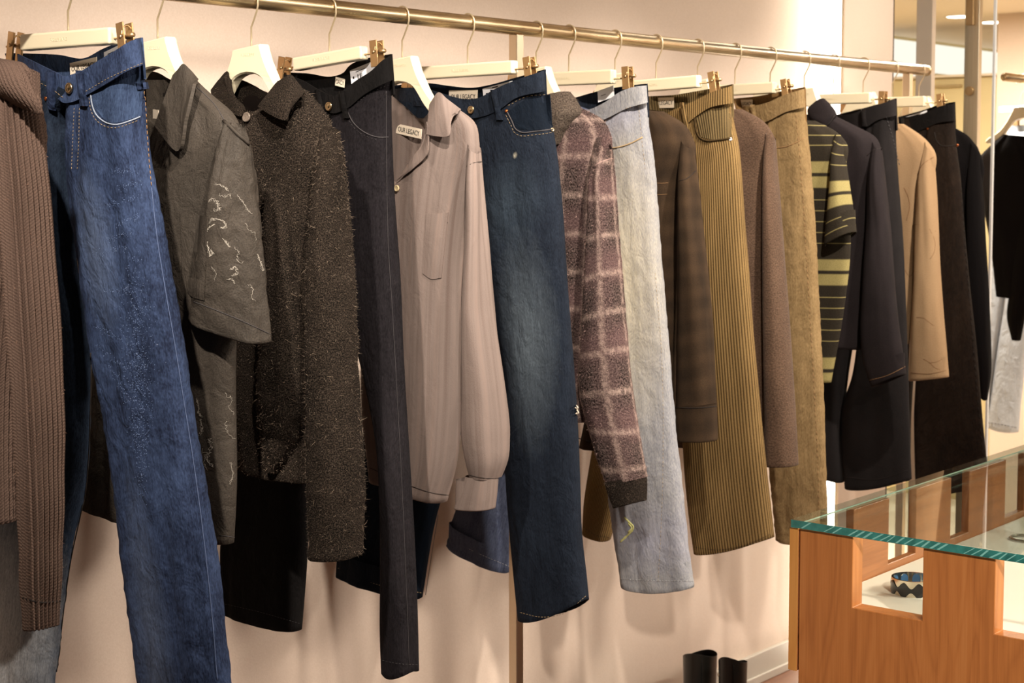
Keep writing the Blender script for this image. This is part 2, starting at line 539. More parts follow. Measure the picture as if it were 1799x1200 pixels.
# clear glass panel
ga = on_plane_x(1571, 150, XE + 0.30); gb = on_plane_x(1742, 300, XE + 0.30)
def clear_glass(name, tint, ior=1.45):
    """see-through pane: tinted transmission plus mirror reflection by Fresnel"""
    m = bpy.data.materials.new(name); m.use_nodes = True
    nd = m.node_tree.nodes; ln = m.node_tree.links; nd.clear()
    tr = nd.new('ShaderNodeBsdfTransparent'); tr.inputs[0].default_value = tint
    gs = nd.new('ShaderNodeBsdfGlossy'); gs.inputs['Roughness'].default_value = 0.01
    lw = nd.new('ShaderNodeLayerWeight'); lw.inputs[0].default_value = 0.5
    pw_ = nd.new('ShaderNodeMath'); pw_.operation = 'POWER'; pw_.inputs[1].default_value = 5.0
    r0 = ((ior - 1) / (ior + 1)) ** 2
    fr_ = nd.new('ShaderNodeMath'); fr_.operation = 'MULTIPLY_ADD'; fr_.inputs[1].default_value = 1 - r0; fr_.inputs[2].default_value = r0
    ln.new(lw.outputs['Facing'], pw_.inputs[0]); ln.new(pw_.outputs[0], fr_.inputs[0])
    mx_ = nd.new('ShaderNodeMixShader'); o = nd.new('ShaderNodeOutputMaterial')
    ln.new(fr_.outputs[0], mx_.inputs[0]); ln.new(tr.outputs[0], mx_.inputs[1]); ln.new(gs.outputs[0], mx_.inputs[2]); ln.new(mx_.outputs[0], o.inputs[0])
    return m
M['thin_glass'] = clear_glass('clear_glass', (0.97, 0.985, 0.98, 1), 1.25)
gp = thing('glass_partition', (XE + 0.30, gb.y, 0), 'clear glass panel with a pale polished edge right of the rail end', 'partition')
box_obj('pane', (XE + 0.300, gb.y + 0.004, 0.01), (XE + 0.306, ga.y, ZC2), M['thin_glass'], gp)
box_obj('edge_strip', (XE + 0.297, gb.y - 0.0045, 0.01), (XE + 0.309, gb.y + 0.0035, ZC2), plain('edge_strip', srgb(214, 220, 224), 0.3, 0.5), gp)

# ------------------------------------------------------------------ clothes rail
rail = thing('clothes_rail', (0.9, YR, 0), 'long round brushed brass clothes rail on slim posts along the wall', 'clothes rail')
XR1 = on_plane_y(1629, 128, YR).x
v, f = tube_path([(0.6, YR, ZR), (1.6, YR, ZR), (3.0, YR, ZR), (XR1 - 0.012, YR, ZR)], RR, 32)
o = mesh_obj('rail', v, f, M['brass'], rail)
v, f = disc_ring((XR1 - 0.0119, YR, ZR), (1, 0, 0), [(RR * 1.06, 0), (RR * 1.06, 0.008), (RR * 0.9, 0.012)], 32)
mesh_obj('end_cap', v, f, M['brass'], rail)
XPO = on_plane_y(907, 120, YR).x
box_obj('post', (XPO - 0.0125, YR - 0.0125, 0.006), (XPO + 0.0125, YR + 0.0125, ZR - RR + 0.002), M['post'], rail, bevel=0.002)
box_obj('foot_plate', (XPO - 0.06, YR - 0.06, 0.0), (XPO + 0.06, YR + 0.06, 0.006), M['post'], rail, bevel=0.002)
XPE = XR1 - 0.14
box_obj('post', (XPE - 0.0125, YR - 0.0125 + 0.0, 0.006), (XPE + 0.0125, YR + 0.0125, ZR - RR + 0.002), M['post'], rail, bevel=0.002)
box_obj('post', (0.66, YR - 0.0125, 0.006), (0.685, YR + 0.0125, ZR - RR + 0.002), M['post'], rail, bevel=0.002)

# ------------------------------------------------------------------ frames: every hanger hangs in its own upright plane across the rail
STEM = {0: -62, 1: 120, 2: 277, 3: 441.5, 4: 578.5, 5: 706.4, 6: 821.5, 7: 931.5, 8: 999.5, 9: 1080.7, 10: 1153, 11: 1226,
        12: 1292, 13: 1354, 14: 1414, 15: 1465.6, 16: 1518, 17: 1569, 18: 1616}

class Frame:
    def __init__(self, X, Y=YR, yaw=0.0, zr=ZR):
        self.O = Vector((X, Y, 0)); self.zr = zr
        self.s = Vector((-math.sin(yaw), -math.cos(yaw), 0))      # along the hanger, wall -> aisle
        self.n = Vector((-math.cos(yaw), math.sin(yaw), 0))       # out of the garment's front, towards the shop entrance
        self.parts = []
    def P(self, x, y, n=0.0):
        d = ray(x, y)
        t = (n - (CAMP - self.O).dot(self.n)) / d.dot(self.n)
        return CAMP + d * t
    def loc(self, p):
        q = p - self.O
        return q.dot(self.s), q.dot(self.n), p.z
    def W(self, s, n, z):
        return self.O + self.s * s + self.n * n + Vector((0, 0, z))
    def tan(self, p):
        v = CAMP - p
        return v.dot(self.s) / v.dot(self.n)

FR = {k: Frame(on_plane_y(x, 60 if k else 40, YR).x) for k, x in STEM.items()}

FR[7] = Frame(FR[7].O.x + 0.022)

# ------------------------------------------------------------------ hangers
def hook(fr, z0, parent):
    R = RR + 0.0024
    pts = [(0.0, z0 - 0.012), (0.0, z0 + 0.004), (0.0, fr.zr - 0.052), (0.003, fr.zr - 0.047), (0.0165, fr.zr - 0.022), (0.0195, fr.zr - 0.012)]
    for k in range(0, 17):
        a = math.radians(-8 + k * 11.5)
        pts.append((R * math.cos(a), fr.zr + R * math.sin(a)))
    P = [fr.W(s, 0, z) for s, z in pts]
    v, f = tube_path(P, 0.0019, 8)
    return mesh_obj('hook', v, f, M['wire'], parent)

def maker_mark(fr, s0, z, n, parent, w=0.052, h=0.0052, tilt=0.0):
    """small raised letter-like strokes, too small to read"""
    bm = bmesh.new()
    ca, sa = math.cos(tilt), math.sin(tilt)
    ax = fr.s * ca + Vector((0, 0, sa)); az = Vector((0, 0, ca)) - fr.s * sa
    k = 0
    x = -w / 2
    pat = [(0, 0, 1), (1, 0.5, 0), (1, 0, 1), (0, 0.5, 1), (1, 0, 1), (0, 0.5, 1), (1, 1, 0)]
    cw = w / len(pat)
    for i in range(len(pat)):
        cx = -w / 2 + cw * (i + 0.5)
        c = fr.W(s0, n, z) + ax * cx
        for dx in (-0.3, 0.3):
            if pat[i][2] or dx < 0:
                add_box(bm, c + ax * (dx * cw), (cw * 0.07, 0.0004, h / 2), (ax, fr.n, az))
        for dz in (-0.45, 0.0, 0.45):
            if pat[i][0] or dz >= 0.0:
                add_box(bm, c + az * (dz * h), (cw * 0.3, 0.0004, h * 0.07), (ax, fr.n, az))
    return bm_obj('maker_mark', bm, M['hanger'], parent)

def clip_at(fr, s, ztop, parent, h=0.046, lean=0.0, w=0.0095, up=0.018):
    """spring clip: two flat jaws, wire spring and pivot"""
    bm = bmesh.new()
    ax = fr.s * math.cos(lean) + Vector((0, 0, math.sin(lean)))
    az = Vector((0, 0, math.cos(lean))) - fr.s * math.sin(lean)
    c = fr.W(s, 0, ztop - h / 2)
    add_box(bm, c + fr.n * 0.0095, (w, 0.0017, h / 2), (ax, fr.n, az))
    add_box(bm, c - fr.n * 0.0095, (w, 0.0017, h / 2), (ax, fr.n, az))
    cl = bm_obj('clip', bm, M['clip'], parent, bevel=0.0008)
    pts = []
    top = fr.W(s, 0, ztop)
    for a in np.linspace(-0.2, math.pi + 0.2, 12):
        pts.append(c + fr.n * (0.0115 * math.cos(a)) + az * (h * 0.10 + 0.016 * math.sin(a)) + ax * (w * 0.6))
    v1 = tube_path(pts, 0.0016, 6)
    v2 = tube_path([c + fr.n * 0.0125 + az * (h * 0.06), c - fr.n * 0.0125 + az * (h * 0.06)], 0.0034, 10)
    v3 = tube_path([c + ax * (w * 0.2) + az * (h * 0.06), c + ax * (w + 0.012) + az * (h * 0.06)], 0.0042, 10)
    v, f = merge([v1, v2, v3])
    mesh_obj('spring', v, f, M['clip'], cl)
    return cl

def clip_hanger(k, barR, slope, hpx, clipR, label, clipL=True, markoff=0.0):
    """barR: photo position of the bar's upper right end; slope: rise of the bar in the photo"""
    fr = FR[k]
    pR = fr.P(*barR)
    sR, _, zR_ = fr.loc(pR)
    lean_px = fr.P(STEM[k], barR[1] + slope * (STEM[k] - barR[0]))
    s0, _, z0 = fr.loc(lean_px)
    tilt = math.atan2(zR_ - z0, sR - s0)
    d = (pR - CAMP).dot(FWD)
    h = hpx * d / F
    root = thing('clip_hanger', fr.W(0, 0, fr.zr), label, 'hanger', 'cream trouser hangers on the rail')
    hook(fr, z0, root)
    ax = fr.s * math.cos(tilt) + Vector((0, 0, math.sin(tilt)))
    az = Vector((0, 0, math.cos(tilt))) - fr.s * math.sin(tilt)
    c = fr.W(0, 0, z0) - az * (h / 2)
    L = sR / math.cos(tilt)
    bm = bmesh.new(); add_box(bm, c, (L, 0.0115, h / 2), (ax, fr.n, az))
    bm_obj('bar', bm, M['hanger'], root, bevel=0.004, segs=3, smooth=False)
    maker_mark(fr, -0.012 + markoff, z0 - h * 0.5, 0.0116, root, tilt=tilt)
    ps = fr.loc(fr.P(clipR[0], clipR[1]))
    pe = fr.loc(fr.P(clipR[2], clipR[3]))
    sc = ps[0]
    ch = abs(ps[2] - pe[2])
    lean = math.atan2(pe[0] - ps[0], ps[2] - pe[2])
    rodz = -0.15 * h
    rp = [c + ax * (-(sc + 0.03)) + az * rodz, c + ax * (sc + 0.012) + az * rodz]
    v, f = tube_path(rp, 0.0021, 8)
    mesh_obj('rod', v, f, M['clip'], root)
    clip_at(fr, (ps[0] + pe[0]) / 2, ps[2], root, ch, lean)
    zl = ps[2] - 2 * sc * math.sin(tilt)
    clip_at(fr, -(ps[0] + pe[0]) / 2, zl, root, ch, -lean * 0.5 - 0.12)
    return root

HPROF = [(0.036, 0), (0.041, -0.010), (0.049, -0.030), (0.060, -0.050), (0.074, -0.072), (0.096, -0.098), (0.125, -0.119), (0.150, -0.134),
         (0.158, -0.144), (0.152, -0.152), (0.138, -0.150), (0.112, -0.138), (0.088, -0.122), (0.070, -0.103), (0.056, -0.083), (0.040, -0.065), (0.022, -0.057), (0.0, -0.054)]
def shirt_hanger(k, label, fr=None, drop=0.086, scale=1.0):
    fr = fr or FR[k]
    zt = fr.zr - drop
    root = thing('shirt_hanger', fr.W(0, 0, fr.zr), label, 'hanger', 'cream shoulder hangers on the rail')
    hook(fr, zt, root)
    pr = resample(HPROF, 44)
    out = np.array([tuple(p) for p in pr] + [(-p[0], p[1]) for p in pr[::-1][1:-1]]) * scale
    n = len(out)
    tg = np.roll(out, -1, 0) - np.roll(out, 1, 0); tg /= np.linalg.norm(tg, axis=1, keepdims=True)
    inw = np.stack([-tg[:, 1], tg[:, 0]], 1)
    ar = 0.5 * np.sum(out[:, 0] * np.roll(out[:, 1], -1) - np.roll(out[:, 0], -1) * out[:, 1])
    if ar < 0: inw = -inw
    ins = out + inw * 0.0028
    V = []
    for (o2, kk) in ((ins, 1.0), (out, 0.72), (out, -0.72), (ins, -1.0)):
        for (s, z) in o2:
            th = 0.0135 - 0.006 * min(1, max(0, (abs(s) - 0.06) / 0.05))
            V.append(fr.W(s, th * kk, zt + z))
    Fc = []
    for r in range(3):
        for i in range(n):
            j = (i + 1) % n
            Fc.append([r * n + i, r * n + j, (r + 1) * n + j, (r + 1) * n + i])
    from mathutils.geometry import tessellate_polygon
    tri = tessellate_polygon([[Vector((s, z, 0)) for s, z in ins]])
    for t3 in tri:
        Fc.append([int(q) for q in t3]); Fc.append([3 * n + int(q) for q in t3][::-1])
    bm = bmesh.new()
    bv_ = [bm.verts.new(p) for p in V]
    for q in Fc:
        try: bm.faces.new([bv_[k] for k in q])
        except ValueError: pass
    bm_obj('body', bm, M['hanger'], root)
    maker_mark(fr, 0.004, zt - 0.019, 0.0136, root, w=0.04, h=0.005)
    return root

# ------------------------------------------------------------------ garment engine
class Garment:
    def __init__(self, name, label, cat, fr, group=None, z=None):
        self.fr = fr
        self.root = thing(name, fr.W(0, 0, z if z is not None else fr.zr - 0.2), label, cat, group or 'clothes hanging on the rail')
        self.V = []; self.Fc = []
        self._bvh = None
        self.seed = int(abs(fr.O.x) * 1000) % 997
    def reg(self, V, Fc):
        o = len(self.V)
        self.V.extend([tuple(v) for v in V]); self.Fc.extend([[i + o for i in f] for f in Fc])
        self._bvh = None
    def hit(self, x, y, off=0.0, n=None):
        if self._bvh is None:
            self._bvh = BVHTree.FromPolygons(self.V, self.Fc)
        d = ray(x, y).normalized()
        h = self._bvh.ray_cast(CAMP, d)
        if h[0] is None:
            p = self.fr.P(x, y, 0.0 if n is None else n)
            return p + self.fr.n * off, self.fr.n
        nn = h[1]
        if nn.dot(d) > 0: nn = -nn
        return h[0] + nn * off, nn

    def tube(self, name, rows, mat, b=0.045, nu=72, nv=90, pw=2.4, folds=0.006, lam=0.05, n0=0.0, rib=None, inner=None, hem=True,
             cap=False, parent=None, seed=None, shear=0.0, crumple=0.0, register=True, back=1.0, label=None, scoop=None, scoop_back=None, sym=False, hemc=0.0):
        """rows: (xL,yL,xR,yR[,b[,n0]]) photo outline, top to bottom; inner: None, or ('L'|'R', rows merged with the other half)"""
        fr = self.fr
        R = []
        for r in rows:
            r = list(r)
            if len(r) < 5: r.append(b)
            if len(r) < 6: r.append(n0)
            R.append(r)
        mids = np.array([[(r[0] + r[2]) / 2, (r[1] + r[3]) / 2, *r, i] for i, r in enumerate(R)], float)
        S = resample(mids, nv)
        phi = np.linspace(0, 2 * np.pi, nu, endpoint=False)
        es = np.sign(np.cos(phi)) * np.abs(np.cos(phi)) ** (2 / pw)
        en = np.sign(np.sin(phi)) * np.abs(np.sin(phi)) ** (2 / pw)
        qd = pw / (pw - 1)
        SS = np.zeros((nv, nu)); NN = np.zeros((nv, nu)); ZZ = np.zeros((nv, nu))
        cen = np.zeros((nv, 2)); A = np.zeros(nv)
        for i in range(nv):
            xL, yL, xR, yR, bb, nc, ri = S[i, 2:]
            bb = max(bb, 0.004)
            pL = fr.loc(fr.P(xL, yL, nc)); pR = fr.loc(fr.P(xR, yR, nc))
            if sym: pL = (min(pL[0], -0.9 * pR[0]), pL[1], pL[2])
            c = (pL[0] + pR[0]) / 2; H = max((pR[0] - pL[0]) / 2, 0.003)
            tn = fr.tan(fr.W(c, nc, (pL[2] + pR[2]) / 2))
            be = min(bb, 0.86 * H / max(tn, 1e-3))
            a = (H ** qd - (be * tn) ** qd) ** (1 / qd)
            m = 0.0
            if inner:
                m = float(np.clip(1 - ri / inner[1], 0, 1)); m = m * m * (3 - 2 * m)
                if m > 0:
                    nb = nc + bb * m
                    if inner[0] == 'L':
                        si = fr.loc(fr.P(xL, yL, nb))[0]; so = pR[0]
                        Wd = max(so - si, 0.01); A1 = (max(Wd ** qd - (bb * tn * 0.9) ** qd, (0.3 * Wd) ** qd)) ** (1 / qd)
                        c1 = si + A1 / 2
                    else:
                        si = fr.loc(fr.P(xR, yR, nb))[0]; so = pL[0]
                        Wd = max(si - so, 0.01); A1 = (max(Wd ** qd - (bb * tn * 0.9) ** qd, (0.3 * Wd) ** qd)) ** (1 / qd)
                        c1 = si - A1 / 2
                    c = c * (1 - m) + c1 * m; a = a * (1 - m) + A1 / 2 * m
                    be = be * (1 - m) + bb * m
            SS[i] = c + a * es
            nprof = np.abs(en) * be
            if m > 0:
                e = (es + 1) / 2 if inner[0] == 'L' else (1 - es) / 2
                full = be * (1 - np.clip(e, 0, 1) ** pw) ** (1 / pw)
                nprof = nprof * (1 - m) + full * m
            NN[i] = nc + np.sign(en) * nprof * np.where(en < 0, back, 1.0)
            ZZ[i] = (pL[2] + pR[2]) / 2 + (pR[2] - pL[2]) / 2 * (SS[i] - c) / max(a, 1e-4) * min(1.0, a / H * 1.0)
            cen[i] = (c, nc); A[i] = a
        if hemc:
            rp = np.clip((np.linspace(0, 1, nv) - 0.7) / 0.3, 0, 1) ** 2
            ZZ = ZZ - hemc * rp[:, None] * (1 - es ** 2)[None, :]
        # cloth coordinates
        ds = np.diff(np.concatenate([SS, SS[:, :1]], 1), axis=1); dn = np.diff(np.concatenate([NN, NN[:, :1]], 1), axis=1)
        seg = np.sqrt(ds ** 2 + dn ** 2).mean(0)
        arc = np.concatenate([[0], np.cumsum(seg)])[:-1]
        tot = seg.sum()
        # arc length measured from the middle of the front (phi = pi/2)
        mid = np.interp(np.pi / 2, phi, arc)
        u = mid - arc
        u = np.where(u < -tot / 2, u + tot, u)
        vlen = np.concatenate([[0], np.cumsum(np.sqrt(np.diff(cen[:, 0]) ** 2 + np.diff(ZZ.mean(1)) ** 2))])
        U, Vv = np.meshgrid(u, vlen)
        # displacement along ring normal
        ts = np.roll(SS, -1, 1) - np.roll(SS, 1, 1); tnn = np.roll(NN, -1, 1) - np.roll(NN, 1, 1)
        ln = np.sqrt(ts ** 2 + tnn ** 2) + 1e-9
        ns, nn_ = tnn / ln, -ts / ln
        sg = np.sign(ns * (SS - cen[:, :1]) + nn_ * (NN - cen[:, 1:2])); sg[sg == 0] = 1
        # orientation: outward for the ring as a whole
        o_sign = 1.0 if (ns * (SS - cen[:, :1]) + nn_ * (NN - cen[:, 1:2])).sum() > 0 else -1.0
        sd = self.seed if seed is None else seed
        disp = np.zeros_like(SS)
        if folds:
            wob = 0.35 * perlin(U * 3, Vv * 2.2, sd + 5)
            f1 = perlin((U + shear * Vv) / lam + wob, Vv / (lam * 9), sd)
            f2 = perlin((U + shear * Vv) / (lam * 0.45) + wob, Vv / (lam * 5), sd + 1)
            disp += folds * (f1 + 0.4 * f2)
        if crumple:
            disp += crumple * (perlin(U / 0.035, Vv / 0.03, sd + 2) + 0.6 * perlin(U / 0.016, Vv / 0.014, sd + 3))
        if rib:
            per, am = rib[:2]
            w = 0.5 + 0.5 * np.cos(2 * np.pi * U / per)
            disp += am * (w ** 0.7 - 0.5)
            kn = 0.5 + 0.5 * np.cos(2 * np.pi * Vv / (per * 0.62) + 2.0 * np.abs(np.sin(np.pi * U / per)) )
            disp += am * 0.22 * kn * w
        SS2 = SS + o_sign * ns * disp; NN2 = NN + o_sign * nn_ * disp
        def pts(SSx, NNx, ZZx):
            O = np.array(fr.O); s = np.array(fr.s); n = np.array(fr.n)
            return O + SSx[..., None] * s + NNx[..., None] * n + np.stack([0 * ZZx, 0 * ZZx, ZZx], -1)
        G = pts(SS2, NN2, ZZ)
        cut = np.zeros((nv, nu), bool)
        for curve, front in ((scoop, True), (scoop_back, False)):
            if curve is None: continue
            cq = resample(curve, 80)
            o_ = np.argsort(cq[:, 0]); cxs, cys = cq[o_, 0], cq[o_, 1]
            for i in range(nv):
                for j in range(nu):
                    if (en[j] > 0) != front: continue
                    v_ = Vector(G[i, j]) - CAMP
                    dp = v_.dot(FWD)
                    px = CX + F * v_.dot(RIGHT) / dp; py = PPY - F * v_.dot(UP) / dp
                    if cxs[0] < px < cxs[-1]:
                        yc = float(np.interp(px, cxs, cys))
                        if py < yc:
                            G[i, j] = fr.P(px, yc, NN2[i, j]); cut[i, j] = True
        verts = list(G.reshape(-1, 3)); uvs = np.stack([U, Vv], -1).reshape(-1, 2).tolist()
        faces = []
        def quads(r0, r1):
            for j in range(nu):
                j2 = (j + 1) % nu
                faces.append([r0 + j, r1 + j, r1 + j2, r0 + j2])
        for i in range(nv - 1):
            quads(i * nu, (i + 1) * nu)
        if cut.any():
            cf = cut.reshape(-1)
            faces = [f for f in faces if not all(cf[k] for k in f)]
        nreg = len(verts); freg = len(faces)
        if hem:
            c = cen[-1]
            prev = (nv - 1) * nu
            for sc, dz in ((0.965, -0.0015), (0.93, 0.004), (0.90, 0.06)):
                k = pts(c[0] + (SS2[-1] - c[0]) * sc, c[1] + (NN2[-1] - c[1]) * sc, ZZ[-1] + dz)
                r1 = len(verts)
                verts.extend(list(k)); uvs.extend(np.stack([u, np.full(nu, vlen[-1] + abs(dz))], -1).tolist())
                quads(prev, r1); prev = r1
        if cap:
            ci = len(verts)
            verts.append(G[0].mean(0) + np.array([0, 0, 0.004])); uvs.append([0, 0])
            for j in range(nu):
                faces.append([ci, j, (j + 1) % nu])
        if o_sign > 0:
            faces = [f[::-1] for f in faces]
        ob = mesh_obj(name, verts, faces, mat, parent or self.root, uv=uvs)
        if register:
            self.reg(verts[:nreg], faces[:freg])
        if label: ob['label'] = label
        ob_info = dict(obj=ob, u=U, v=Vv, len=vlen[-1], circ=tot, G=G)
        return ob_info

    def grid_sheet(self, name, Pts, mat, th=0.004, parent=None, nrm=None, register=False, uv=True, smooth=True):
        """Pts: (na, nb, 3) world grid (front face) -> closed thin sheet"""
        Pts = np.asarray(Pts, float)
        na, nb = Pts.shape[:2]
        if nrm is None:
            du = np.gradient(Pts, axis=1); dv = np.gradient(Pts, axis=0)
            nr = np.cross(du, dv); nr /= (np.linalg.norm(nr, axis=2, keepdims=True) + 1e-12)
            tocam = np.array(CAMP) - Pts
            sgn = np.sign((nr * tocam).sum(2).sum())
            nr = nr * (sgn if sgn else 1)
        else:
            nr = np.asarray(nrm)
        B = Pts - nr * th
        V = np.concatenate([Pts.reshape(-1, 3), B.reshape(-1, 3)])
        o = na * nb
        Fc = []
        for i in range(na - 1):
            for j in range(nb - 1):
                a, b, c, d = i * nb + j, i * nb + j + 1, (i + 1) * nb + j + 1, (i + 1) * nb + j
                Fc.append([a, d, c, b]); Fc.append([o + a, o + b, o + c, o + d])
        def side(l):
            for a, b in zip(l[:-1], l[1:]):
                Fc.append([a, b, o + b, o + a])
        side([j for j in range(nb)]); side([(na - 1) * nb + j for j in range(nb)][::-1])
        side([i * nb for i in range(na)][::-1]); side([i * nb + nb - 1 for i in range(na)])
        w = np.concatenate([[0], np.cumsum(np.linalg.norm(np.diff(Pts, axis=1), axis=2).mean(0))])
        h = np.concatenate([[0], np.cumsum(np.linalg.norm(np.diff(Pts, axis=0), axis=2).mean(1))])
        U, Vv = np.meshgrid(w, h)
        q = np.stack([U, Vv], -1).reshape(-1, 2)
        ob = mesh_obj(name, V, Fc, mat, parent or self.root, uv=np.concatenate([q, q]), smooth=smooth)
        ob.data.set_sharp_from_angle(angle=0.9)
        if register:
            self.reg(V[:o], [f for f in Fc if max(f) < o])
        return ob

    def sheet(self, name, top, bot, mat, ntop, nbot, th=0.004, na=8, nb=40, parent=None, register=True, wob=0.0, bulge=0.0, depth_mid=None):
        """sheet between two photo curves, each with its own depth profile n(t)"""
        A = resample(top, nb); B = resample(bot, nb)
        tt = np.linspace(0, 1, nb)
        f = lambda q, t: q(t) if callable(q) else (np.interp(t, np.linspace(0, 1, len(q)), q) if hasattr(q, '__len__') else q)
        G = np.zeros((na, nb, 3))
        for i in range(na):
            w = i / (na - 1)
            for j in range(nb):
                x, y = A[j][:2] * (1 - w) + B[j][:2] * w
                n = f(ntop, tt[j]) * (1 - w) + f(nbot, tt[j]) * w + bulge * math.sin(math.pi * w)
                if wob: n += wob * float(perlin(tt[j] * 6, w * 1.5, self.seed + 9))
                G[i, j] = self.fr.P(x, y, n)
        return self.grid_sheet(name, G, mat, th, parent, register=register)

    def patch(self, name, top, bot, mat, off=0.004, th=0.004, na=8, nb=16, parent=None, n=None, puff=0.0):
        """piece laid on the garment surface, outlined by two photo curves"""
        A = resample(top, nb); B = resample(bot, nb)
        G = np.zeros((na, nb, 3))
        for i in range(na):
            w = i / (na - 1)
            for j in range(nb):
                x, y = A[j][:2] * (1 - w) + B[j][:2] * w
                o = off + puff * math.sin(math.pi * w) * math.sin(math.pi * j / (nb - 1))
                G[i, j] = self.hit(x, y, o, n)[0]
        return self.grid_sheet(name, G, mat, th, parent)

    def line(self, name, curves, mat, r=0.0008, off=0.0006, step=6.0, dash=None, parent=None, n=None, k=5, jitter=0.0):
        """seams and stitches lying on the surface; curves = list of photo polylines"""
        parts = []
        for c in curves:
            c = np.asarray(c, float)
            L = np.linalg.norm(np.diff(c, axis=0), axis=1).sum()
            q = resample(c, max(3, int(L / step) + 1))
            if dash:
                q = resample(c, max(4, int(L / dash)))
                for a, b in zip(q[:-1], q[1:]):
                    m = a + (b - a) * 0.62
                    parts.append(tube_path([self.hit(*a, off, n)[0], self.hit(*((a + m) / 2), off * 1.6, n)[0], self.hit(*m, off, n)[0]], r, 4))
            else:
                P = [self.hit(x, y, off + (jitter * random.random() if jitter else 0), n)[0] for x, y in q]
                # drop points that jump in depth
                run = [P[0]]
                for p in P[1:]:
                    if (p - run[-1]).length > 0.06:
                        if len(run) > 1: parts.append(tube_path(run, r, k))
                        run = [p]
                    else:
                        run.append(p)
                if len(run) > 1: parts.append(tube_path(run, r, k))
        v, f = merge(parts)
        ob = mesh_obj(name, v, f, mat, parent or self.root)
        if len(parts) > 1: ob['kind'] = 'stuff'
        return ob

    def stud(self, name, x, y, rad, mat, parent=None, prof=None, off=0.0, k=18):
        p, nn = self.hit(x, y, off)
        nn = (nn + self.fr.n * 0.5).normalized()
        prof = prof or [(rad, 0), (rad, 0.0022), (rad * 0.85, 0.0034), (rad * 0.6, 0.0026), (rad * 0.45, 0.0024), (rad * 0.3, 0.0036), (rad * 0.1, 0.004)]
        v, f = disc_ring(p - nn * 0.001, nn, prof, k)
        return mesh_obj(name, v, f, mat, parent or self.root)

    def text_label(self, tl, tr, bl, n, text='OUR LEGACY', mat=None, frac=0.86, hfrac=0.42, card=False, yoff=0.0):
        """woven label or card: photo corners on depth n, with lettering"""
        fr = self.fr
        a = fr.P(*tl, n); b = fr.P(*tr, n); c = fr.P(*bl, n)
        ux = b - a; uy = c - a
        nr = ux.cross(uy); nr.normalize()
        if nr.dot(CAMP - a) < 0: nr = -nr
        bm = bmesh.new()
        q = [a, b, b + uy, c]
        fv = [bm.verts.new(p + nr * 0.0006) for p in q]; bv = [bm.verts.new(p - nr * 0.0006) for p in q]
        bm.faces.new(fv); bm.faces.new(bv[::-1])
        for i in range(4):
            j = (i + 1) % 4; bm.faces.new([fv[i], bv[i], bv[j], fv[j]])
        lab = bm_obj('price_card' if card else 'neck_label', bm, mat or M['label'], self.root)
        if text:
            cu = bpy.data.curves.new('t', 'FONT'); cu.body = text; cu.align_x = 'CENTER'; cu.align_y = 'CENTER'; cu.size = 1.0
            to = bpy.data.objects.new('t', cu); COL.objects.link(to)
            dg = bpy.context.evaluated_depsgraph_get()
            me = to.evaluated_get(dg).to_mesh()
            vs = np.array([v.co[:] for v in me.vertices]); fs = [list(p.vertices) for p in me.polygons]
            to.evaluated_get(dg).to_mesh_clear()
            bpy.data.objects.remove(to); bpy.data.curves.remove(cu)
            w = vs[:, 0].max() - vs[:, 0].min(); h = vs[:, 1].max() - vs[:, 1].min()
            x = (vs[:, 0] - (vs[:, 0].max() + vs[:, 0].min()) / 2) / w * frac
            y = (vs[:, 1] - (vs[:, 1].max() + vs[:, 1].min()) / 2) / h * hfrac
            W = [a + ux * (0.5 + xx) + uy * (0.5 + yoff - yy) + nr * 0.0009 for xx, yy in zip(x, y)]
            W2 = [a + ux * (0.5 + xx + sx) + uy * (0.5 + yoff - yy) + nr * 0.00095 for sx in (0.006,) for xx, yy in zip(x, y)]
            v, f = merge([(W, fs), (W2, fs)])
            mesh_obj('lettering', v, f, M['ink'], lab, smooth=False)
        if card:
            bm = bmesh.new()
            for (x0, y0, x1, y1) in card:
                P4 = [a + ux * x0 + uy * y0, a + ux * x1 + uy * y0, a + ux * x1 + uy * y1, a + ux * x0 + uy * y1]
                bm.faces.new([bm.verts.new(p + nr * 0.0009) for p in P4])
            bm_obj('print', bm, M['ink'], lab)
        return lab

    def fuzz(self, infos, count, length, mat, width=0.00035, droop=0.4, name='fuzz'):
        """loose hairs standing off the knit"""
        V = []; Fc = []
        tot = sum(i['circ'] * i['len'] for i in infos)
        for inf in infos:
            G = inf['G']; nv, nu = G.shape[:2]
            cnt = int(count * inf['circ'] * inf['len'] / tot)
            ii = rng.uniform(0, nv - 1.001, cnt); jj = rng.uniform(0, nu, cnt)
            i0 = ii.astype(int); j0 = jj.astype(int) % nu; fi = (ii - i0)[:, None]; fj = (jj - jj.astype(int))[:, None]
            j1 = (j0 + 1) % nu
            p = (G[i0, j0] * (1 - fj) + G[i0, j1] * fj) * (1 - fi) + (G[i0 + 1, j0] * (1 - fj) + G[i0 + 1, j1] * fj) * fi
            a = G[i0 + 1, j0] - G[i0, j0]; b = G[i0, j1] - G[i0, j0]
            nrm = np.cross(b, a); nrm /= (np.linalg.norm(nrm, axis=1, keepdims=True) + 1e-12)
            cc = G.mean(1)[i0]
            sg = np.sign((nrm * (p - cc)).sum(1, keepdims=True)); nrm = nrm * np.where(sg == 0, 1, sg)
            rd = rng.normal(size=(cnt, 3)); rd[:, 2] -= droop
            dr = nrm * 0.55 + rd * 0.5; dr /= np.linalg.norm(dr, axis=1, keepdims=True)
            L = (length * rng.uniform(0.3, 1.25, cnt) ** 1.4)[:, None]
            rd2 = rng.normal(size=(cnt, 3)) * 0.5
            m_ = p + dr * L * 0.5 + rd2 * L * 0.12; e_ = p + dr * L * 0.8 + rd2 * L * 0.45
            wv = np.cross(dr, rng.normal(size=(cnt, 3))); wv /= (np.linalg.norm(wv, axis=1, keepdims=True) + 1e-12)
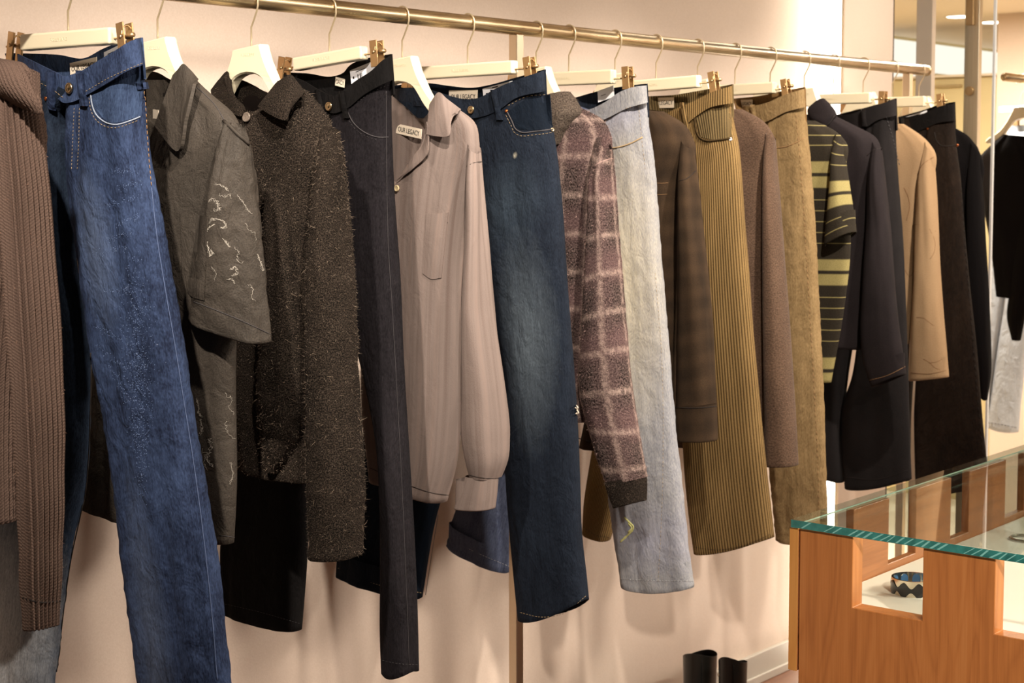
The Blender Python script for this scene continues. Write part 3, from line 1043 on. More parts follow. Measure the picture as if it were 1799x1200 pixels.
            wv *= width
            k0 = len(V)
            V.extend(np.stack([p - wv, p + wv, m_ - wv * 0.7, m_ + wv * 0.7, e_], 1).reshape(-1, 3).tolist())
            for q in range(cnt):
                o = k0 + q * 5
                Fc.append([o, o + 1, o + 3, o + 2]); Fc.append([o + 2, o + 3, o + 4])
        ob = mesh_obj(name, V, Fc, mat, self.root, smooth=False)
        ob['kind'] = 'stuff'
        return ob

# ------------------------------------------------------------------ trousers
def pants(fr, label, near, far, ft, fb, bt, mats, b=0.045, folds=0.004, crotch=3.2, name='jeans', nearb=None, farmat=None, lam=0.06, crumple=0.0, group=None, seed=None, nu=72, nv=110, cat='jeans', swing=0.0, hemc=0.010):
    g = Garment(name, label, cat, fr, group)
    pw = 2.4
    up = lambda r: (r[0], r[1] - 14, r[2], r[3] - 14)
    near = [up(near[0])] + [tuple(r) for r in near]; far = [up(far[0])] + [tuple(r) for r in far]; crotch += 1
    far = [(r[0], r[1], r[2] + (7 if i < crotch - 1 else 0), r[3]) for i, r in enumerate(far)]
    # legs: each from the waist seam to the hem; the upper rows of the two join at the centre front
    i1 = g.tube('leg', near, mats['cloth'], b=b, inner=('L', crotch), folds=folds, lam=lam, crumple=crumple, nu=nu, nv=nv, seed=seed, hemc=hemc)
    far = [tuple(r[:4]) + (b, swing * max(0.0, (i - crotch) / (len(far) - 1 - crotch))) for i, r in enumerate(far)]
    i2 = g.tube('leg', far, farmat or mats['cloth'], b=b, inner=('R', crotch), folds=folds, lam=lam, crumple=crumple, nu=nu, nv=nv, seed=(seed or g.seed) + 3)
    prof = lambda s: (lambda t: s * b * max(0.0, 1 - abs(2 * t - 1) ** pw) ** (1 / pw) + 0.0032 * s)
    g.sheet('waistband', ft, fb, mats.get('band', mats['cloth']), prof(1.0), prof(1.0), th=0.003, na=6, nb=64)
    low = [(x, y + 26) for x, y in fb]
    g.sheet('back_waistband', bt, low, mats.get('inside', mats.get('band', mats['cloth'])), prof(-0.85), prof(-0.8), th=0.004, na=8, nb=64, register=False)
    g.i1, g.i2 = i1, i2
    return g

def loop(g, top, bot, w, mat, off=0.006):
    """belt loop"""
    (x0, y0), (x1, y1) = top, bot
    return g.patch('belt_loop', [(x0 - w / 2, y0), (x0 + w / 2, y0)], [(x1 - w / 2, y1), (x1 + w / 2, y1)], mat, off=off, th=0.005, na=10, nb=5, puff=0.003)

def denim_set(key, **kw):
    M[key] = denim(key + '_denim', **kw)
    return M[key]

# ---- crystal blue jeans
S = srgb
denim_set('blue', dark=S(26, 33, 52), mid=S(56, 70, 100), light=S(122, 135, 162), wash=0.75, streak=0.45, wrinkle=0.010,
          fade=[(-0.02, 0.30, 0.06, 0.16, 0.4, S(130, 148, 182)), (-0.015, 1.0, 0.05, 0.36, 0.45, S(112, 124, 146))])
denim_set('blue_shaded', dark=S(20, 26, 37), mid=S(40, 51, 67), light=S(84, 96, 114), wash=0.5, streak=0.45,  # far-leg copy: shade painted in as darker denim, the fade is wear
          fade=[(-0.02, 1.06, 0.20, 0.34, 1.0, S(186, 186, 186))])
denim_set('blue_in', dark=S(34, 44, 66), mid=S(60, 76, 104), light=S(100, 116, 140))
M['blue_thread'] = plain('blue_thread', S(92, 106, 138), 0.8, 0.1)
g1 = pants(FR[1], 'blue jeans with sparkling beaded crinkles, leftmost jeans on the rail', 
    near=[(122,178,252,112),(120,260,262,250),(126,360,283,365),(140,480,303,485),(158,590,322,600),(180,720,341,730),(200,850,362,850),(213,960,379,960),(228,1080,393,1085),(243,1200,406,1200),(255,1300,417,1300)],
    far=[(24,130,122,178),(18,260,120,260),(8,360,126,360),(-2,480,140,480),(-10,590,158,590),(-20,720,158,725),(-30,850,152,855),(-38,960,130,965),(-44,1080,113,1085),(-50,1198,97,1216)],
    ft=[(30,95),(62,110),(95,126),(113,134),(128,130),(145,123),(170,108),(200,90),(235,70),(247,67)],
    fb=[(32,130),(62,146),(92,164),(113,181),(130,178),(150,168),(190,145),(225,124),(253,113)],
    bt=[(12,93),(50,94),(100,96),(148,102),(180,86),(213,73),(247,66)],
    mats=dict(cloth=M['blue'], inside=M['blue_in']), farmat=M['blue_shaded'], swing=0.02, b=0.042, folds=0.007, crumple=0.002)
loop(g1, (91,127), (94,190), 11, M['blue'])
loop(g1, (143,124), (150,186), 11, M['blue'])
g1.patch('side_tab', [(238,146),(254,145)], [(240,158),(256,157)], M['blue'], off=0.004, th=0.005, na=4, nb=6)
g1.stud('button', 124, 155, 0.0095, M['button_metal'], off=0.003)
g1.stud('rivet', 81, 173, 0.0036, M['copper'])
g1.stud('rivet', 147, 184, 0.0036, M['copper'])
pk_ = [(160,166),(162,182),(170,202),(184,214),(203,219),(226,213),(246,205)]
g1.line('pocket_trim', [pk_], plain('worn_denim_edge', S(142, 150, 164), 0.9, 0.05), r=0.0012, off=0.0009)
g1.patch('pocket_facing', [(162,168),(200,147),(252,124)], [(166,190),(190,214),(248,204)], M['blue_in'], off=0.0012, th=0.002, na=8, nb=14)
g1.line('stitching', [[(x - 3, y + 6) for x, y in pk_], [(66,143),(94,158),(113,173)], [(150,161),(190,138),(252,110)], [(131,190),(128,250),(126,300)], [(140,190),(139,250),(136,300)]], M['tan_thread'], r=0.00042, dash=6)
g1.line('side_seam', [[(254,160),(259,250),(266,330)],], M['copper_thread'], r=0.0007, dash=9)
g1.line('side_seam', [[(266,330),(276,420),(292,520),(306,600),(322,700),(338,800),(352,900),(364,1000),(374,1100),(382,1195)]], M['blue_thread'], r=0.0006)
g1.line('inseam', [[(160,620),(158,720),(150,860),(124,990),(100,1180)]], M['dark_thread'], r=0.0012)
g1.text_label((123,111), (170,100), (124,134), -0.030, 'OUR LEGACY', frac=0.88, hfrac=0.36)
g1.text_label((183,92), (216,76), (184,112), -0.031, None, mat=M['card'], card=[(0.2, 0.3, 0.5, 0.36)])
# beading: clusters of tiny glass beads along the crease and on horizontal crinkles
BV = []; BF = []
ico = [(0,0,1),(0.894,0,0.447),(0.276,0.851,0.447),(-0.724,0.526,0.447),(-0.724,-0.526,0.447),(0.276,-0.851,0.447),(0.724,0.526,-0.447),(-0.276,0.851,-0.447),(-0.894,0,-0.447),(-0.276,-0.851,-0.447),(0.724,-0.526,-0.447),(0,0,-1)]
icf = [(0,1,2),(0,2,3),(0,3,4),(0,4,5),(0,5,1),(1,6,2),(2,7,3),(3,8,4),(4,9,5),(5,10,1),(6,7,2),(7,8,3),(8,9,4),(9,10,5),(10,6,1),(11,7,6),(11,8,7),(11,9,8),(11,10,9),(11,6,10)]
def bead_at(x, y, r):
    p, nn = g1.hit(x, y, r * 0.4)
    if abs((p - CAMP).length - 2.9) > 0.8: return
    o = len(BV)
    for q in ico: BV.append((p.x + q[0] * r, p.y + q[1] * r, p.z + q[2] * r))
    BF.extend([[a + o for a in f] for f in icf])
for _ in range(1100):
    y = random.triangular(430, 900, 680)
    cx = 232 + (y - 600) * 0.035
    wd = 10 + 16 * math.sin(min(1, (y - 400) / 420) * math.pi)
    x = random.gauss(cx + 8, wd * 0.55)
    bead_at(x, y, random.uniform(0.0004, 0.0009))
for (xa, ya, xb, yb) in ((198,302,240,298),(205,330,250,322),(190,360,248,345),(205,395,245,382),(190,420,232,408),(165,445,222,435),(180,512,230,505),(165,570,215,600),(168,605,222,650),(190,640,226,700)):
    for _ in range(46):
        q = random.random()
        bead_at(xa + (xb - xa) * q + random.gauss(0, 2), ya + (yb - ya) * q + random.gauss(0, 3.5), random.uniform(0.0004, 0.0008))
o = mesh_obj('beading', BV, BF, M['bead'], g1.root); o['kind'] = 'stuff'

# ---- black jeans
denim_set('black', dark=S(12, 11, 11), mid=S(24, 22, 22), light=S(48, 44, 45), wash=0.4, streak=0.4)  # shaded copy for the far leg and waistband
denim_set('black_lit', dark=S(15, 13, 15), mid=S(34, 31, 34), light=S(74, 68, 74), wash=0.4, streak=0.5)  # lit copy for the near leg, side light painted into the colour
g4 = pants(FR[4], 'faded black jeans hanging between the fuzzy coat and the taupe shirt',
    near=[(585,200,690,140),(586,320,692,260),(596,460,697,390),(620,590,705,520),(643,690,712,640),(662,790,719,770),(668,900,725,890),(668,1000,730,1000),(668,1095,734,1100),(671,1172,736,1182)],
    far=[(499,158,585,200),(480,300,586,320),(450,450,596,460),(430,600,612,600),(410,720,575,720),(395,850,545,850),(388,960,541,965),(390,1072,530,1110)],
    ft=[(497,130),(530,141),(560,158),(588,168),(601,160),(625,142),(650,126),(680,101),(688,98)],
    fb=[(500,156),(530,170),(560,186),(585,199),(605,193),(640,166),(668,150),(691,140)],
    bt=[(497,127),(540,129),(585,134),(604,127),(612,117),(650,101),(686,95)],
    mats=dict(cloth=M['black_lit'], band=M['black']), farmat=M['black'], swing=0.03, b=0.036, folds=0.004)
loop(g4, (603,160), (611,208), 9, M['black'])
loop(g4, (562,158), (570,200), 8, M['black'])
g4.stud('button', 579.5, 187, 0.0092, M['button_metal'], off=0.003)
g4.line('pocket_trim', [[(611,196),(620,214),(640,232),(664,241),(682,241)]], M['grey_thread'], r=0.0011)
g4.line('stitching', [[(609,199),(618,219),(640,238),(664,246)], [(606,197),(640,171),(668,155),(691,146)]], M['grey_thread'], r=0.0004, dash=6)
g4.line('side_seam', [[(678,160),(679,300),(682,430),(690,560),(697,690),(703,800),(708,900),(712,1000),(716,1090),(718,1165)]], M['grey_thread'], r=0.0005)
g4.line('hem_stitching', [[(672,1160),(700,1166),(735,1168)], [(391,1060),(460,1076),(528,1096)]], M['grey_thread'], r=0.0005, dash=5)
g4.text_label((590,135), (606,139), (589,150), -0.024, 'GACY', frac=0.9, hfrac=0.5)
g4.text_label((615,124), (664,104), (618,152), -0.0235, None, mat=M['card'], card=[(0.25,0.42,0.28,0.75),(0.30,0.42,0.31,0.75),(0.33,0.42,0.37,0.75),(0.39,0.42,0.41,0.75),(0.2,0.22,0.55,0.26),(0.08,0.45,0.13,0.6)])

# ---- dark indigo jeans
denim_set('indigo', dark=S(15, 19, 27), mid=S(31, 38, 49), light=S(68, 76, 87), wash=0.4, streak=0.45,
          fade=[(0.012, 0.54, 0.085, 0.26, 0.75, S(96, 106, 114)), (0.0, 0.24, 0.09, 0.12, 0.35, S(74, 88, 100)), (0.030, 0.14, 0.006, 0.008, 0.9, S(170, 164, 146))])
denim_set('indigo_shaded', dark=S(9, 15, 23), mid=S(16, 24, 35), light=S(30, 41, 54), wash=0.3, streak=0.4)  # same cloth with shade painted in, for far leg and inside
g6 = pants(FR[6], 'dark indigo jeans with a faded thigh, beside the taupe shirt',
    near=[(826,208,960,160),(832,300,974,240),(842,420,988,350),(862,540,998,480),(882,650,1006,600),(888,760,1012,720),(889,840,1017,840),(897,930,1022,940),(904,1010,1031,1010),(911,1088,1036,1052)],
    far=[(694,190,826,208),(704,300,832,300),(702,450,842,420),(672,600,852,550),(642,750,830,660),(612,890,800,800),(596,965,765,920),(592,1008,743,1053)],
    ft=[(692,156),(720,154),(750,157),(785,167),(815,174),(840,172),(870,156),(905,141),(940,129),(956,124)],
    fb=[(693,188),(722,186),(752,188),(790,198),(826,208),(850,204),(875,194),(905,173),(959,160)],
    bt=[(692,150),(720,147),(752,146),(790,151),(830,154),(865,148),(900,138),(956,122)],
    mats=dict(cloth=M['indigo'], inside=M['indigo_shaded']), farmat=M['indigo_shaded'], swing=0.10, hemc=0.014, b=0.042, folds=0.004)
loop(g6, (869,158), (880,211), 10, M['indigo'])
g6.stud('button', 829, 193, 0.0088, M['button_metal'], off=0.003)
g6.stud('rivet', 890, 195, 0.0035, M['copper'])
g6.stud('rivet', 970, 228, 0.0042, M['button_metal'])
pk_ = [(891,196),(900,214),(906,227),(914,232),(940,231),(973,227)]
g6.line('pocket_trim', [pk_], M['grey_thread'], r=0.0014)
g6.patch('pocket_facing', [(893,195),(930,172),(966,166)], [(908,226),(935,229),(971,224)], M['indigo_shaded'], off=0.001, th=0.002, na=6, nb=10)
g6.line('stitching', [[(x - 2, y + 6) for x, y in pk_], [(892,186),(925,170),(960,166)]], M['tan_thread'], r=0.0004, dash=6)
g6.line('hem_stitching', [[(914,1076),(950,1084),(990,1078),(1030,1046)], [(594,998),(660,1026),(742,1042)]], M['tan_thread'], r=0.00045, dash=5)
g6.line('frayed_tear', [[(1012,712),(1016,716),(1012,720),(1017,724),(1013,729)], [(1010,716),(1015,722),(1011,727)]], M['label'], r=0.0012, off=0.001, step=2)
g6.line('inseam', [[(770,905),(757,985),(748,1045)]], M['grey_thread'], r=0.0007)
g6.text_label((789,159), (839,158), (789,180), -0.031, 'OUR LEGACY', frac=0.86, hfrac=0.42, yoff=0.05)
g6.text_label((848,156), (900,142), (850,176), -0.030, None, mat=M['card'], card=[(0.32,0.1,0.52,0.2),(0.1,0.45,0.16,0.6)])

# ---- light wash jeans
denim_set('light', dark=S(112, 114, 124), mid=S(154, 153, 152), light=S(196, 191, 180), wash=0.35, streak=0.5, wrinkle=0.006,
          fade=[(0.0, 0.40, 0.14, 0.40, 1.0, S(206, 194, 164)), (0.0, 0.0, 0.12, 0.10, 0.5, S(178, 178, 204)), (0.0, 1.0, 0.2, 0.10, 0.5, S(150, 150, 172))])
denim_set('light_shaded', dark=S(54, 60, 80), mid=S(84, 91, 111), light=S(128, 134, 148), wash=0.45, streak=0.5)  # shaded copy of the light wash, far-leg shade painted in
g8 = pants(FR[8], 'pale washed light blue jeans with a small yellow paint mark',
    near=[(1035,225,1138,180),(1037,330,1148,280),(1040,450,1159,420),(1045,560,1171,540),(1050,680,1182,660),(1062,790,1194,790),(1071,890,1206,900),(1079,950,1214,980),(1089,1028,1221,1032)],
    far=[(1008,200,1035,225),(985,300,1037,330),(950,450,1040,450),(910,600,1035,560),(860,750,1000,680),(802,890,945,810),(783,955,897,1008)],
    ft=[(1006,190),(1030,193),(1060,181),(1090,161),(1112,153),(1136,150)],
    fb=[(1008,212),(1030,224),(1050,215),(1070,206),(1100,191),(1138,180)],
    bt=[(1005,173),(1040,163),(1060,158),(1100,151),(1135,147)],
    mats=dict(cloth=M['light'], inside=M['indigo']), farmat=M['light_shaded'], swing=0.08, b=0.036, folds=0.005, crumple=0.0016)
g8.line('pocket_trim', [[(1070,261),(1090,258),(1110,251),(1129,241)]], M['tan_thread'], r=0.0018)
g8.line('stitching', [[(1055,216),(1075,206),(1102,190),(1138,183)], [(1122,186),(1127,240),(1134,300)], [(1151,480),(1163,640),(1165,800),(1160,960),(1156,1025)]], M['tan_thread'], r=0.0004, dash=7)
g8.line('hem_stitching', [[(1090,1017),(1150,1020),(1220,1021)], [(786,945),(840,972),(897,996)]], M['pale_thread'], r=0.00045, dash=5)
g8.text_label((1050,160), (1078,150), (1051,180), -0.024, None, mat=M['card'], card=[(0.2,0.5,0.5,0.55)])
M['paint'] = plain('yellow_paint', S(208, 206, 136), 0.6, 0.3, noise=0.15, nscale=200)
g8.line('paint_mark', [[(1097,909),(1106,918),(1113,926),(1111,932),(1105,938),(1098,945),(1090,952)], [(1104,920),(1110,928),(1104,936)]], M['paint'], r=0.0036, off=-0.0022, step=2.5, jitter=0.0008)

# ---- olive corduroys
def cord(name, dark, mid, light, per=0.0066):
    t = NT(name, 0.9, 0.1)
    uv = t.uv(); s = t.sep(uv)
    w = t.math('ABSOLUTE', t.math('SINE', t.math('MULTIPLY', t.math('ADD', s[0], t.math('MULTIPLY', t.math('SUBTRACT', t.noise(t.map(uv, (3, 3, 1)), 1.0, 2), 0.5), 0.002)), math.pi / per)))
    n = t.noise(t.map(uv, (420, 260, 1)), 1.0, 3, 0.6)
    lo = t.noise(t.map(uv, (10, 5, 1)), 1.0, 3)
    f = t.math('ADD', t.math('MULTIPLY', t.rng(w, 0.12, 0.75), 0.62), t.math('ADD', t.math('MULTIPLY', t.math('SUBTRACT', n, 0.4), 0.5), t.math('MULTIPLY', t.math('SUBTRACT', lo, 0.5), 0.5)), clamp=True)  # shade in the grooves between wales is painted into the colour
    t.color(t.ramp(f, [(0.0, dark), (0.4, mid), (1.0, light)]))
    t.normal(t.bump(t.math('ADD', w, t.math('MULTIPLY', n, 0.25)), 0.0018, 0.8))
    return t.m
M['cord'] = cord('olive_corduroy', S(44, 33, 18), S(100, 79, 48), S(142, 115, 74))
M['cord_in'] = cord('olive_corduroy_inside', S(46, 38, 24), S(84, 70, 46), S(116, 97, 64))
g10 = pants(FR[10], 'olive wide corduroy trousers with visible ribs', 
    near=[(1195,228,1287,180),(1192,330,1300,260),(1192,450,1310,400),(1193,600,1320,520),(1198,720,1330,640),(1203,820,1339,745),(1211,910,1352,870),(1219,972,1361,943)],
    far=[(1152,215,1195,228),(1130,350,1192,330),(1100,500,1192,450),(1072,650,1185,590),(1042,780,1150,720),(1026,880,1105,830),(1023,930,1073,953)],
    ft=[(1150,207),(1165,202),(1185,192),(1220,177),(1250,162),(1286,151)],
    fb=[(1150,228),(1175,232),(1195,226),(1222,205),(1245,190),(1287,181)],
    bt=[(1140,169),(1180,167),(1230,159),(1286,148)],
    mats=dict(cloth=M['cord'], inside=M['cord_in']), b=0.038, folds=0.004, name='corduroy_trousers', cat='trousers')
loop(g10, (1200,180), (1209,228), 9, M['cord'])
pk_ = [(1221,207),(1223,228),(1230,242),(1240,247),(1262,246),(1286,243)]
g10.patch('pocket_facing', [(1222,206),(1240,196),(1286,186)], [(1230,240),(1250,245),(1285,241)], M['cord_in'], off=0.001, th=0.002, na=6, nb=10)
g10.line('pocket_trim', [pk_], M['cord'], r=0.0026, off=0.001)
g10.stud('rivet', 1283.5, 244.5, 0.0042, plain('pale_rivet', S(206, 206, 212), 0.3, 0.5, 0.6))
g10.line('hem_stitching', [[(1222,962),(1260,966),(1310,958),(1354,938)], [(1024,925),(1046,940),(1072,944)]], M['dark_thread'], r=0.00045, dash=5)
g10.text_label((1142,172), (1184,171), (1142,190), -0.026, 'OUR LEGACY', frac=0.9, hfrac=0.42)

# ---- beige trousers
denim_set('beige', dark=S(102, 82, 54), mid=S(152, 127, 90), light=S(200, 176, 136), wash=0.3, streak=0.4)
denim_set('beige_in', dark=S(86, 64, 40), mid=S(120, 92, 58), light=S(150, 120, 80))
g12 = pants(FR[12], 'beige khaki jeans hanging right of the mauve-brown sweater',
    near=[(1345,215,1415,188),(1345,330,1425,290),(1345,450,1433,400),(1347,600,1441,530),(1350,740,1447,640),(1353,840,1451,760),(1358,900,1453,860),(1362,946,1453,949)],
    far=[(1306,205,1345,215),(1290,330,1345,330),(1275,450,1345,450),(1262,600,1342,600),(1252,740,1338,740),(1246,840,1330,840),(1242,915,1325,925)],
    ft=[(1305,187),(1322,186),(1345,181),(1380,166),(1413,156)],
    fb=[(1306,210),(1325,219),(1345,214),(1380,197),(1415,188)],
    bt=[(1290,173),(1330,169),(1370,161),(1413,153)],
    mats=dict(cloth=M['beige'], inside=M['beige_in']), b=0.034, folds=0.005, crumple=0.0018, cat='jeans')
loop(g12, (1324,184), (1328,222), 8, M['beige'])
g12.line('pocket_trim', [[(1360,260),(1380,258),(1400,250),(1413,242)]], M['copper_thread'], r=0.0011)
g12.line('side_seam', [[(1398,200),(1407,300),(1415,420),(1422,540),(1430,680),(1436,800),(1440,940)]], M['copper_thread'], r=0.0007, dash=10)
g12.line('hem_stitching', [[(1362,937),(1400,940),(1453,940)]], M['copper_thread'], r=0.00045, dash=5)
g12.text_label((1292,176), (1322,175), (1292,189), -0.022, 'OUR LEGACY', frac=0.9, hfrac=0.42)

# ---- black trousers
M['black_twill'] = weave('black_twill', S(17, 16, 16), S(42, 38, 38), 600, 300, 0.5, 0.4).m
g15 = pants(FR[15], 'wide black trousers with a slanted stitched pocket, under the charcoal sweatshirt',
    near=[(1520,228,1574,203),(1517,400,1580,300),(1510,560,1588,450),(1495,660,1594,600),(1478,720,1597,700),(1479,790,1600,780),(1484,858,1602,842)],
    far=[(1474,215,1520,228),(1452,400,1517,400),(1440,580,1508,560),(1432,720,1490,660),(1430,780,1480,760),(1429,830,1483,848)],
    ft=[(1472,203),(1495,200),(1515,193),(1545,183),(1573,175)],
    fb=[(1474,225),(1500,228),(1520,224),(1540,212),(1575,203)],
    bt=[(1470,201),(1510,192),(1545,182),(1573,173)],
    mats=dict(cloth=M['black_twill']), b=0.036, folds=0.005, name='trousers', cat='trousers', crotch=2.6)
loop(g15, (1518,192), (1520,222), 8, M['black_twill'])
g15.line('pocket_trim', [[(1557,206),(1565,232),(1573,262),(1581,292)]], M['grey_thread'], r=0.0012, dash=6)
g15.line('hem_stitching', [[(1484,838),(1540,842),(1600,824)]], M['dark_thread'], r=0.0007)

# ---- dark brown jeans
denim_set('brown', dark=S(19, 14, 11), mid=S(40, 30, 23), light=S(82, 61, 44), wash=0.5, streak=0.4)
denim_set('brown_in', dark=S(10, 9, 9), mid=S(20, 17, 16), light=S(34, 28, 24))
g17 = pants(FR[17], 'dark brown jeans with copper rivets near the rail end',
    near=[(1625,228,1678,212),(1624,400,1689,320),(1618,550,1698,430),(1610,660,1709,550),(1606,740,1719,650),(1606,800,1730,760),(1608,868,1741,850)],
    far=[(1586,222,1625,228),(1572,400,1624,400),(1562,560,1616,560),(1556,680,1606,670),(1552,760,1602,760),(1550,835,1600,845)],
    ft=[(1583,207),(1600,204),(1620,200),(1650,187),(1677,182)],
    fb=[(1585,226),(1605,232),(1625,226),(1645,217),(1678,212)],
    bt=[(1580,205),(1620,194),(1650,184),(1676,179)],
    mats=dict(cloth=M['brown'], inside=M['brown_in'], band=M['brown_in']), b=0.034, folds=0.005, crotch=2.6)
g17.stud('rivet', 1681.5, 255, 0.0046, M['copper'])
g17.stud('rivet', 1630, 226, 0.0036, M['copper'])
g17.line('pocket_trim', [[(1642,232),(1645,246),(1652,255),(1670,256),(1682,254)]], M['dark_thread'], r=0.0013)
g17.line('side_seam', [[(1688,330),(1697,450),(1706,560),(1714,660),(1722,750),(1730,840)]], M['dark_thread'], r=0.0011, dash=12)
g17.text_label((1590,206), (1628,194), (1592,212), -0.018, None, mat=M['card'], card=[(0.3,0.3,0.6,0.5)])

# ------------------------------------------------------------------ tops
def collar(g, inner, outer, mat, ni, no, th=0.005, name='collar', bulge=0.006, nb=20, na=10):
    return g.sheet(name, inner, outer, mat, ni, no, th=th, na=na, nb=nb, bulge=bulge)

# ---- ribbed brown sweater at the left edge
t = NT('brown_rib_knit', 0.95, 0.08)
uv = t.uv(); s_ = t.sep(uv)
per = 0.0088
# V-shaped stitches
vv = t.math('FRACT', t.math('ADD', t.math('DIVIDE', s_[1], 0.0052), t.math('MULTIPLY', t.math('ABSOLUTE', t.math('SUBTRACT', t.math('FRACT', t.math('DIVIDE', s_[0], per)), 0.5)), 2.4)))
st = t.math('ABSOLUTE', t.math('SUBTRACT', vv, 0.5))
nz = t.noise(t.map(uv, (700, 700, 1)), 1.0, 3, 0.6)
gro = t.math('ABSOLUTE', t.math('SINE', t.math('MULTIPLY', s_[0], math.pi / per)))
f = t.math('ADD', t.math('MULTIPLY', st, 0.3), t.math('MULTIPLY', t.math('SUBTRACT', nz, 0.1), 0.8), clamp=True)
t.color(t.mix(f, S(36, 28, 25), S(128, 105, 93)))
t.normal(t.bump(t.math('ADD', st, t.math('MULTIPLY', nz, 0.4)), 0.0016, 0.9))
M['ribknit'] = t.m
g0 = Garment('ribbed_sweater', 'chunky brown rib-knit sweater sleeve at the left edge of the photo', 'sweater', FR[0], 'clothes hanging on the rail')
i0 = g0.tube('body', [(-140,95,-40,100,0.02),(-170,130,10,125,0.035),(-200,190,55,160),(-205,260,76,215),(-195,330,76,275),(-190,480,50,430),(-185,650,30,640),(-180,800,26,800),(-175,900,28,921)], M['ribknit'], b=0.05, nu=420, nv=110, rib=(per, 0.0056), folds=0.006, lam=0.09)
i0b = g0.tube('sleeve', [(-6,165,52,150,0.02),(-8,205,66,190),(-6,260,76,250),(0,330,84,320),(6,430,93,420),(14,560,103,555),(23,690,110,690),(31,830,112,820),(38,960,110,950),(41,1035,107,1040),(46,1100,103,1102)], M['ribknit'], b=0.042, n0=0.035, nu=420, nv=150, rib=(per, 0.0060), folds=0.005, lam=0.08, seed=11)
g0.line('cuff_seam', [[(40,1050),(70,1058),(106,1056)]], M['dark_thread'], r=0.0012)
# rolled rib collar over the shoulder
g0.tube('shoulder_roll', [(-34,106,14,104,0.014,0.045),(-32,116,40,108,0.022,0.05),(-28,132,56,126,0.026,0.055),(-20,150,66,152,0.026,0.055),(-8,164,73,184,0.018,0.05),(4,172,74,200,0.010,0.045)], M['ribknit'], nu=150, nv=30, rib=(0.007, 0.002), folds=0.0, cap=True)
M['fuzz_brown'] = plain('brown_fibre', S(160, 124, 104), 0.9, 0.1)
g0.fuzz([i0b], 2500, 0.003, M['fuzz_brown'], width=0.00022)
shirt_hanger(0, 'cream shoulder hanger holding the brown ribbed sweater')

# ---- charcoal short-sleeved shirt
cw = weave('charcoal_cotton', S(38, 35, 32), S(76, 69, 62), 420, 420, 0.5, 0.4, (9, 6), 0.55, 0.0004, 0.012, (34, 24))
M['charcoal'] = cw.m
g2 = Garment('short_sleeved_shirt', 'charcoal short-sleeved shirt with white squiggle embroidery', 'shirt', FR[2])
g2.tube('body', [(246,140,344,138,0.02),(232,168,378,168,0.03),(212,205,412,198,0.036),(204,245,428,232,0.042),(188,330,416,320),(176,450,416,450),(166,600,420,600),(158,720,419,720),(150,820,417,850),(146,884,413,958)], M['charcoal'], b=0.045, folds=0.010, lam=0.06, scoop=[(235,170),(255,200),(272,222),(290,200),(305,160),(322,120)], scoop_back=[(240,128),(265,124),(275,126),(290,135),(302,142),(316,122)])
g2.tube('sleeve', [(398,212,434,228,0.018,0.01),(388,245,442,252,0.035,0.012),(375,310,453,305,0.045,0.015),(361,395,462,390,0.05,0.015),(348,465,468,470,0.052,0.015),(338,510,473,540,0.052,0.015),(333,545,480,611,0.052,0.015)], M['charcoal'], folds=0.011, lam=0.055, crumple=0.002, seed=21)
g2.line('sleeve_hem_stitching', [[(336,528),(380,545),(430,566),(476,588)]], M['grey_thread'], r=0.0007)
collar(g2, [(303,132),(312,122),(321,112),(334,122),(349,139)], [(271,220),(282,236),(311,266),(324,212),(339,147)], M['charcoal'], [0.022,0.024,0.02,0.012,0.004], [0.056,0.062,0.066,0.06,0.046], th=0.006)
collar(g2, [(250,128),(266,125),(278,128),(292,136),(304,142)], [(262,200),(275,186),(288,176),(297,168)], plain('charcoal_inside', S(30, 26, 24), 0.9, 0.1), [-0.03,-0.033,-0.033,-0.03,-0.02], [-0.03,-0.033,-0.03,-0.02], name='back_neck')
g2.line('armhole_seam', [[(393,213),(400,219),(410,228),(422,240),(437,254)]], M['charcoal'], r=0.0035, off=0.001)
g2.line('shoulder_seam', [[(341,150),(362,168),(380,188),(393,210)]], M['grey_thread'], r=0.0007)
g2.patch('chest_pocket', [(318,372),(340,377),(366,380)], [(322,486),(334,518),(360,528)], M['charcoal'], off=0.0022, th=0.003, na=10, nb=8, puff=0.002)
g2.line('pocket_hem', [[(318,374),(340,379),(364,382)]], M['tan_thread'], r=0.0006)
g2.line('hem_stitching', [[(385,940),(413,944)]], M['grey_thread'], r=0.0006)
rq = random.Random(5)
emb = []
def squig(pts, w=2.2, reps=1):
    base = resample(pts, max(6, int(len(pts) * 6)))
    for _ in range(reps):
        emb.append([(x + rq.gauss(0, w), y + rq.gauss(0, w)) for x, y in base])
squig([(378,326),(386,325),(394,329),(402,336)], 1.2, 2)
squig([(418,345),(424,352),(431,362),(436,370),(443,376)], 1.0, 2)
squig([(366,352),(372,350),(382,358),(386,366),(376,370)], 2.0, 2)
squig([(368,392),(372,386),(384,386),(394,390),(396,399),(386,400)], 1.4, 3)
squig([(378,394),(366,402),(362,418),(366,434),(370,450),(374,444),(371,438)], 1.3, 4)
squig([(392,420),(398,428),(404,434),(396,424)], 1.2, 2)
squig([(452,446),(455,456),(459,466),(461,476)], 1.4, 3)
squig([(406,474),(412,470),(416,478),(408,486)], 1.8, 2)
squig([(400,490),(406,492),(412,498)], 1.6, 2)
squig([(344,508),(354,503),(358,500)], 0.8, 1)
squig([(345,700),(350,712),(347,724),(354,730)], 2.0, 2)
squig([(366,770),(372,784),(365,806),(374,820)], 2.2, 3)
squig([(352,738),(356,752),(350,766)], 1.8, 2)
squig([(405,812),(408,830),(404,852)], 1.2, 2)
squig([(396,740),(400,760),(412,772)], 2.0, 1)
squig([(384,340),(392,346),(400,342),(408,350)], 1.6, 1)
squig([(430,392),(436,404),(446,410),(450,424)], 1.2, 1)
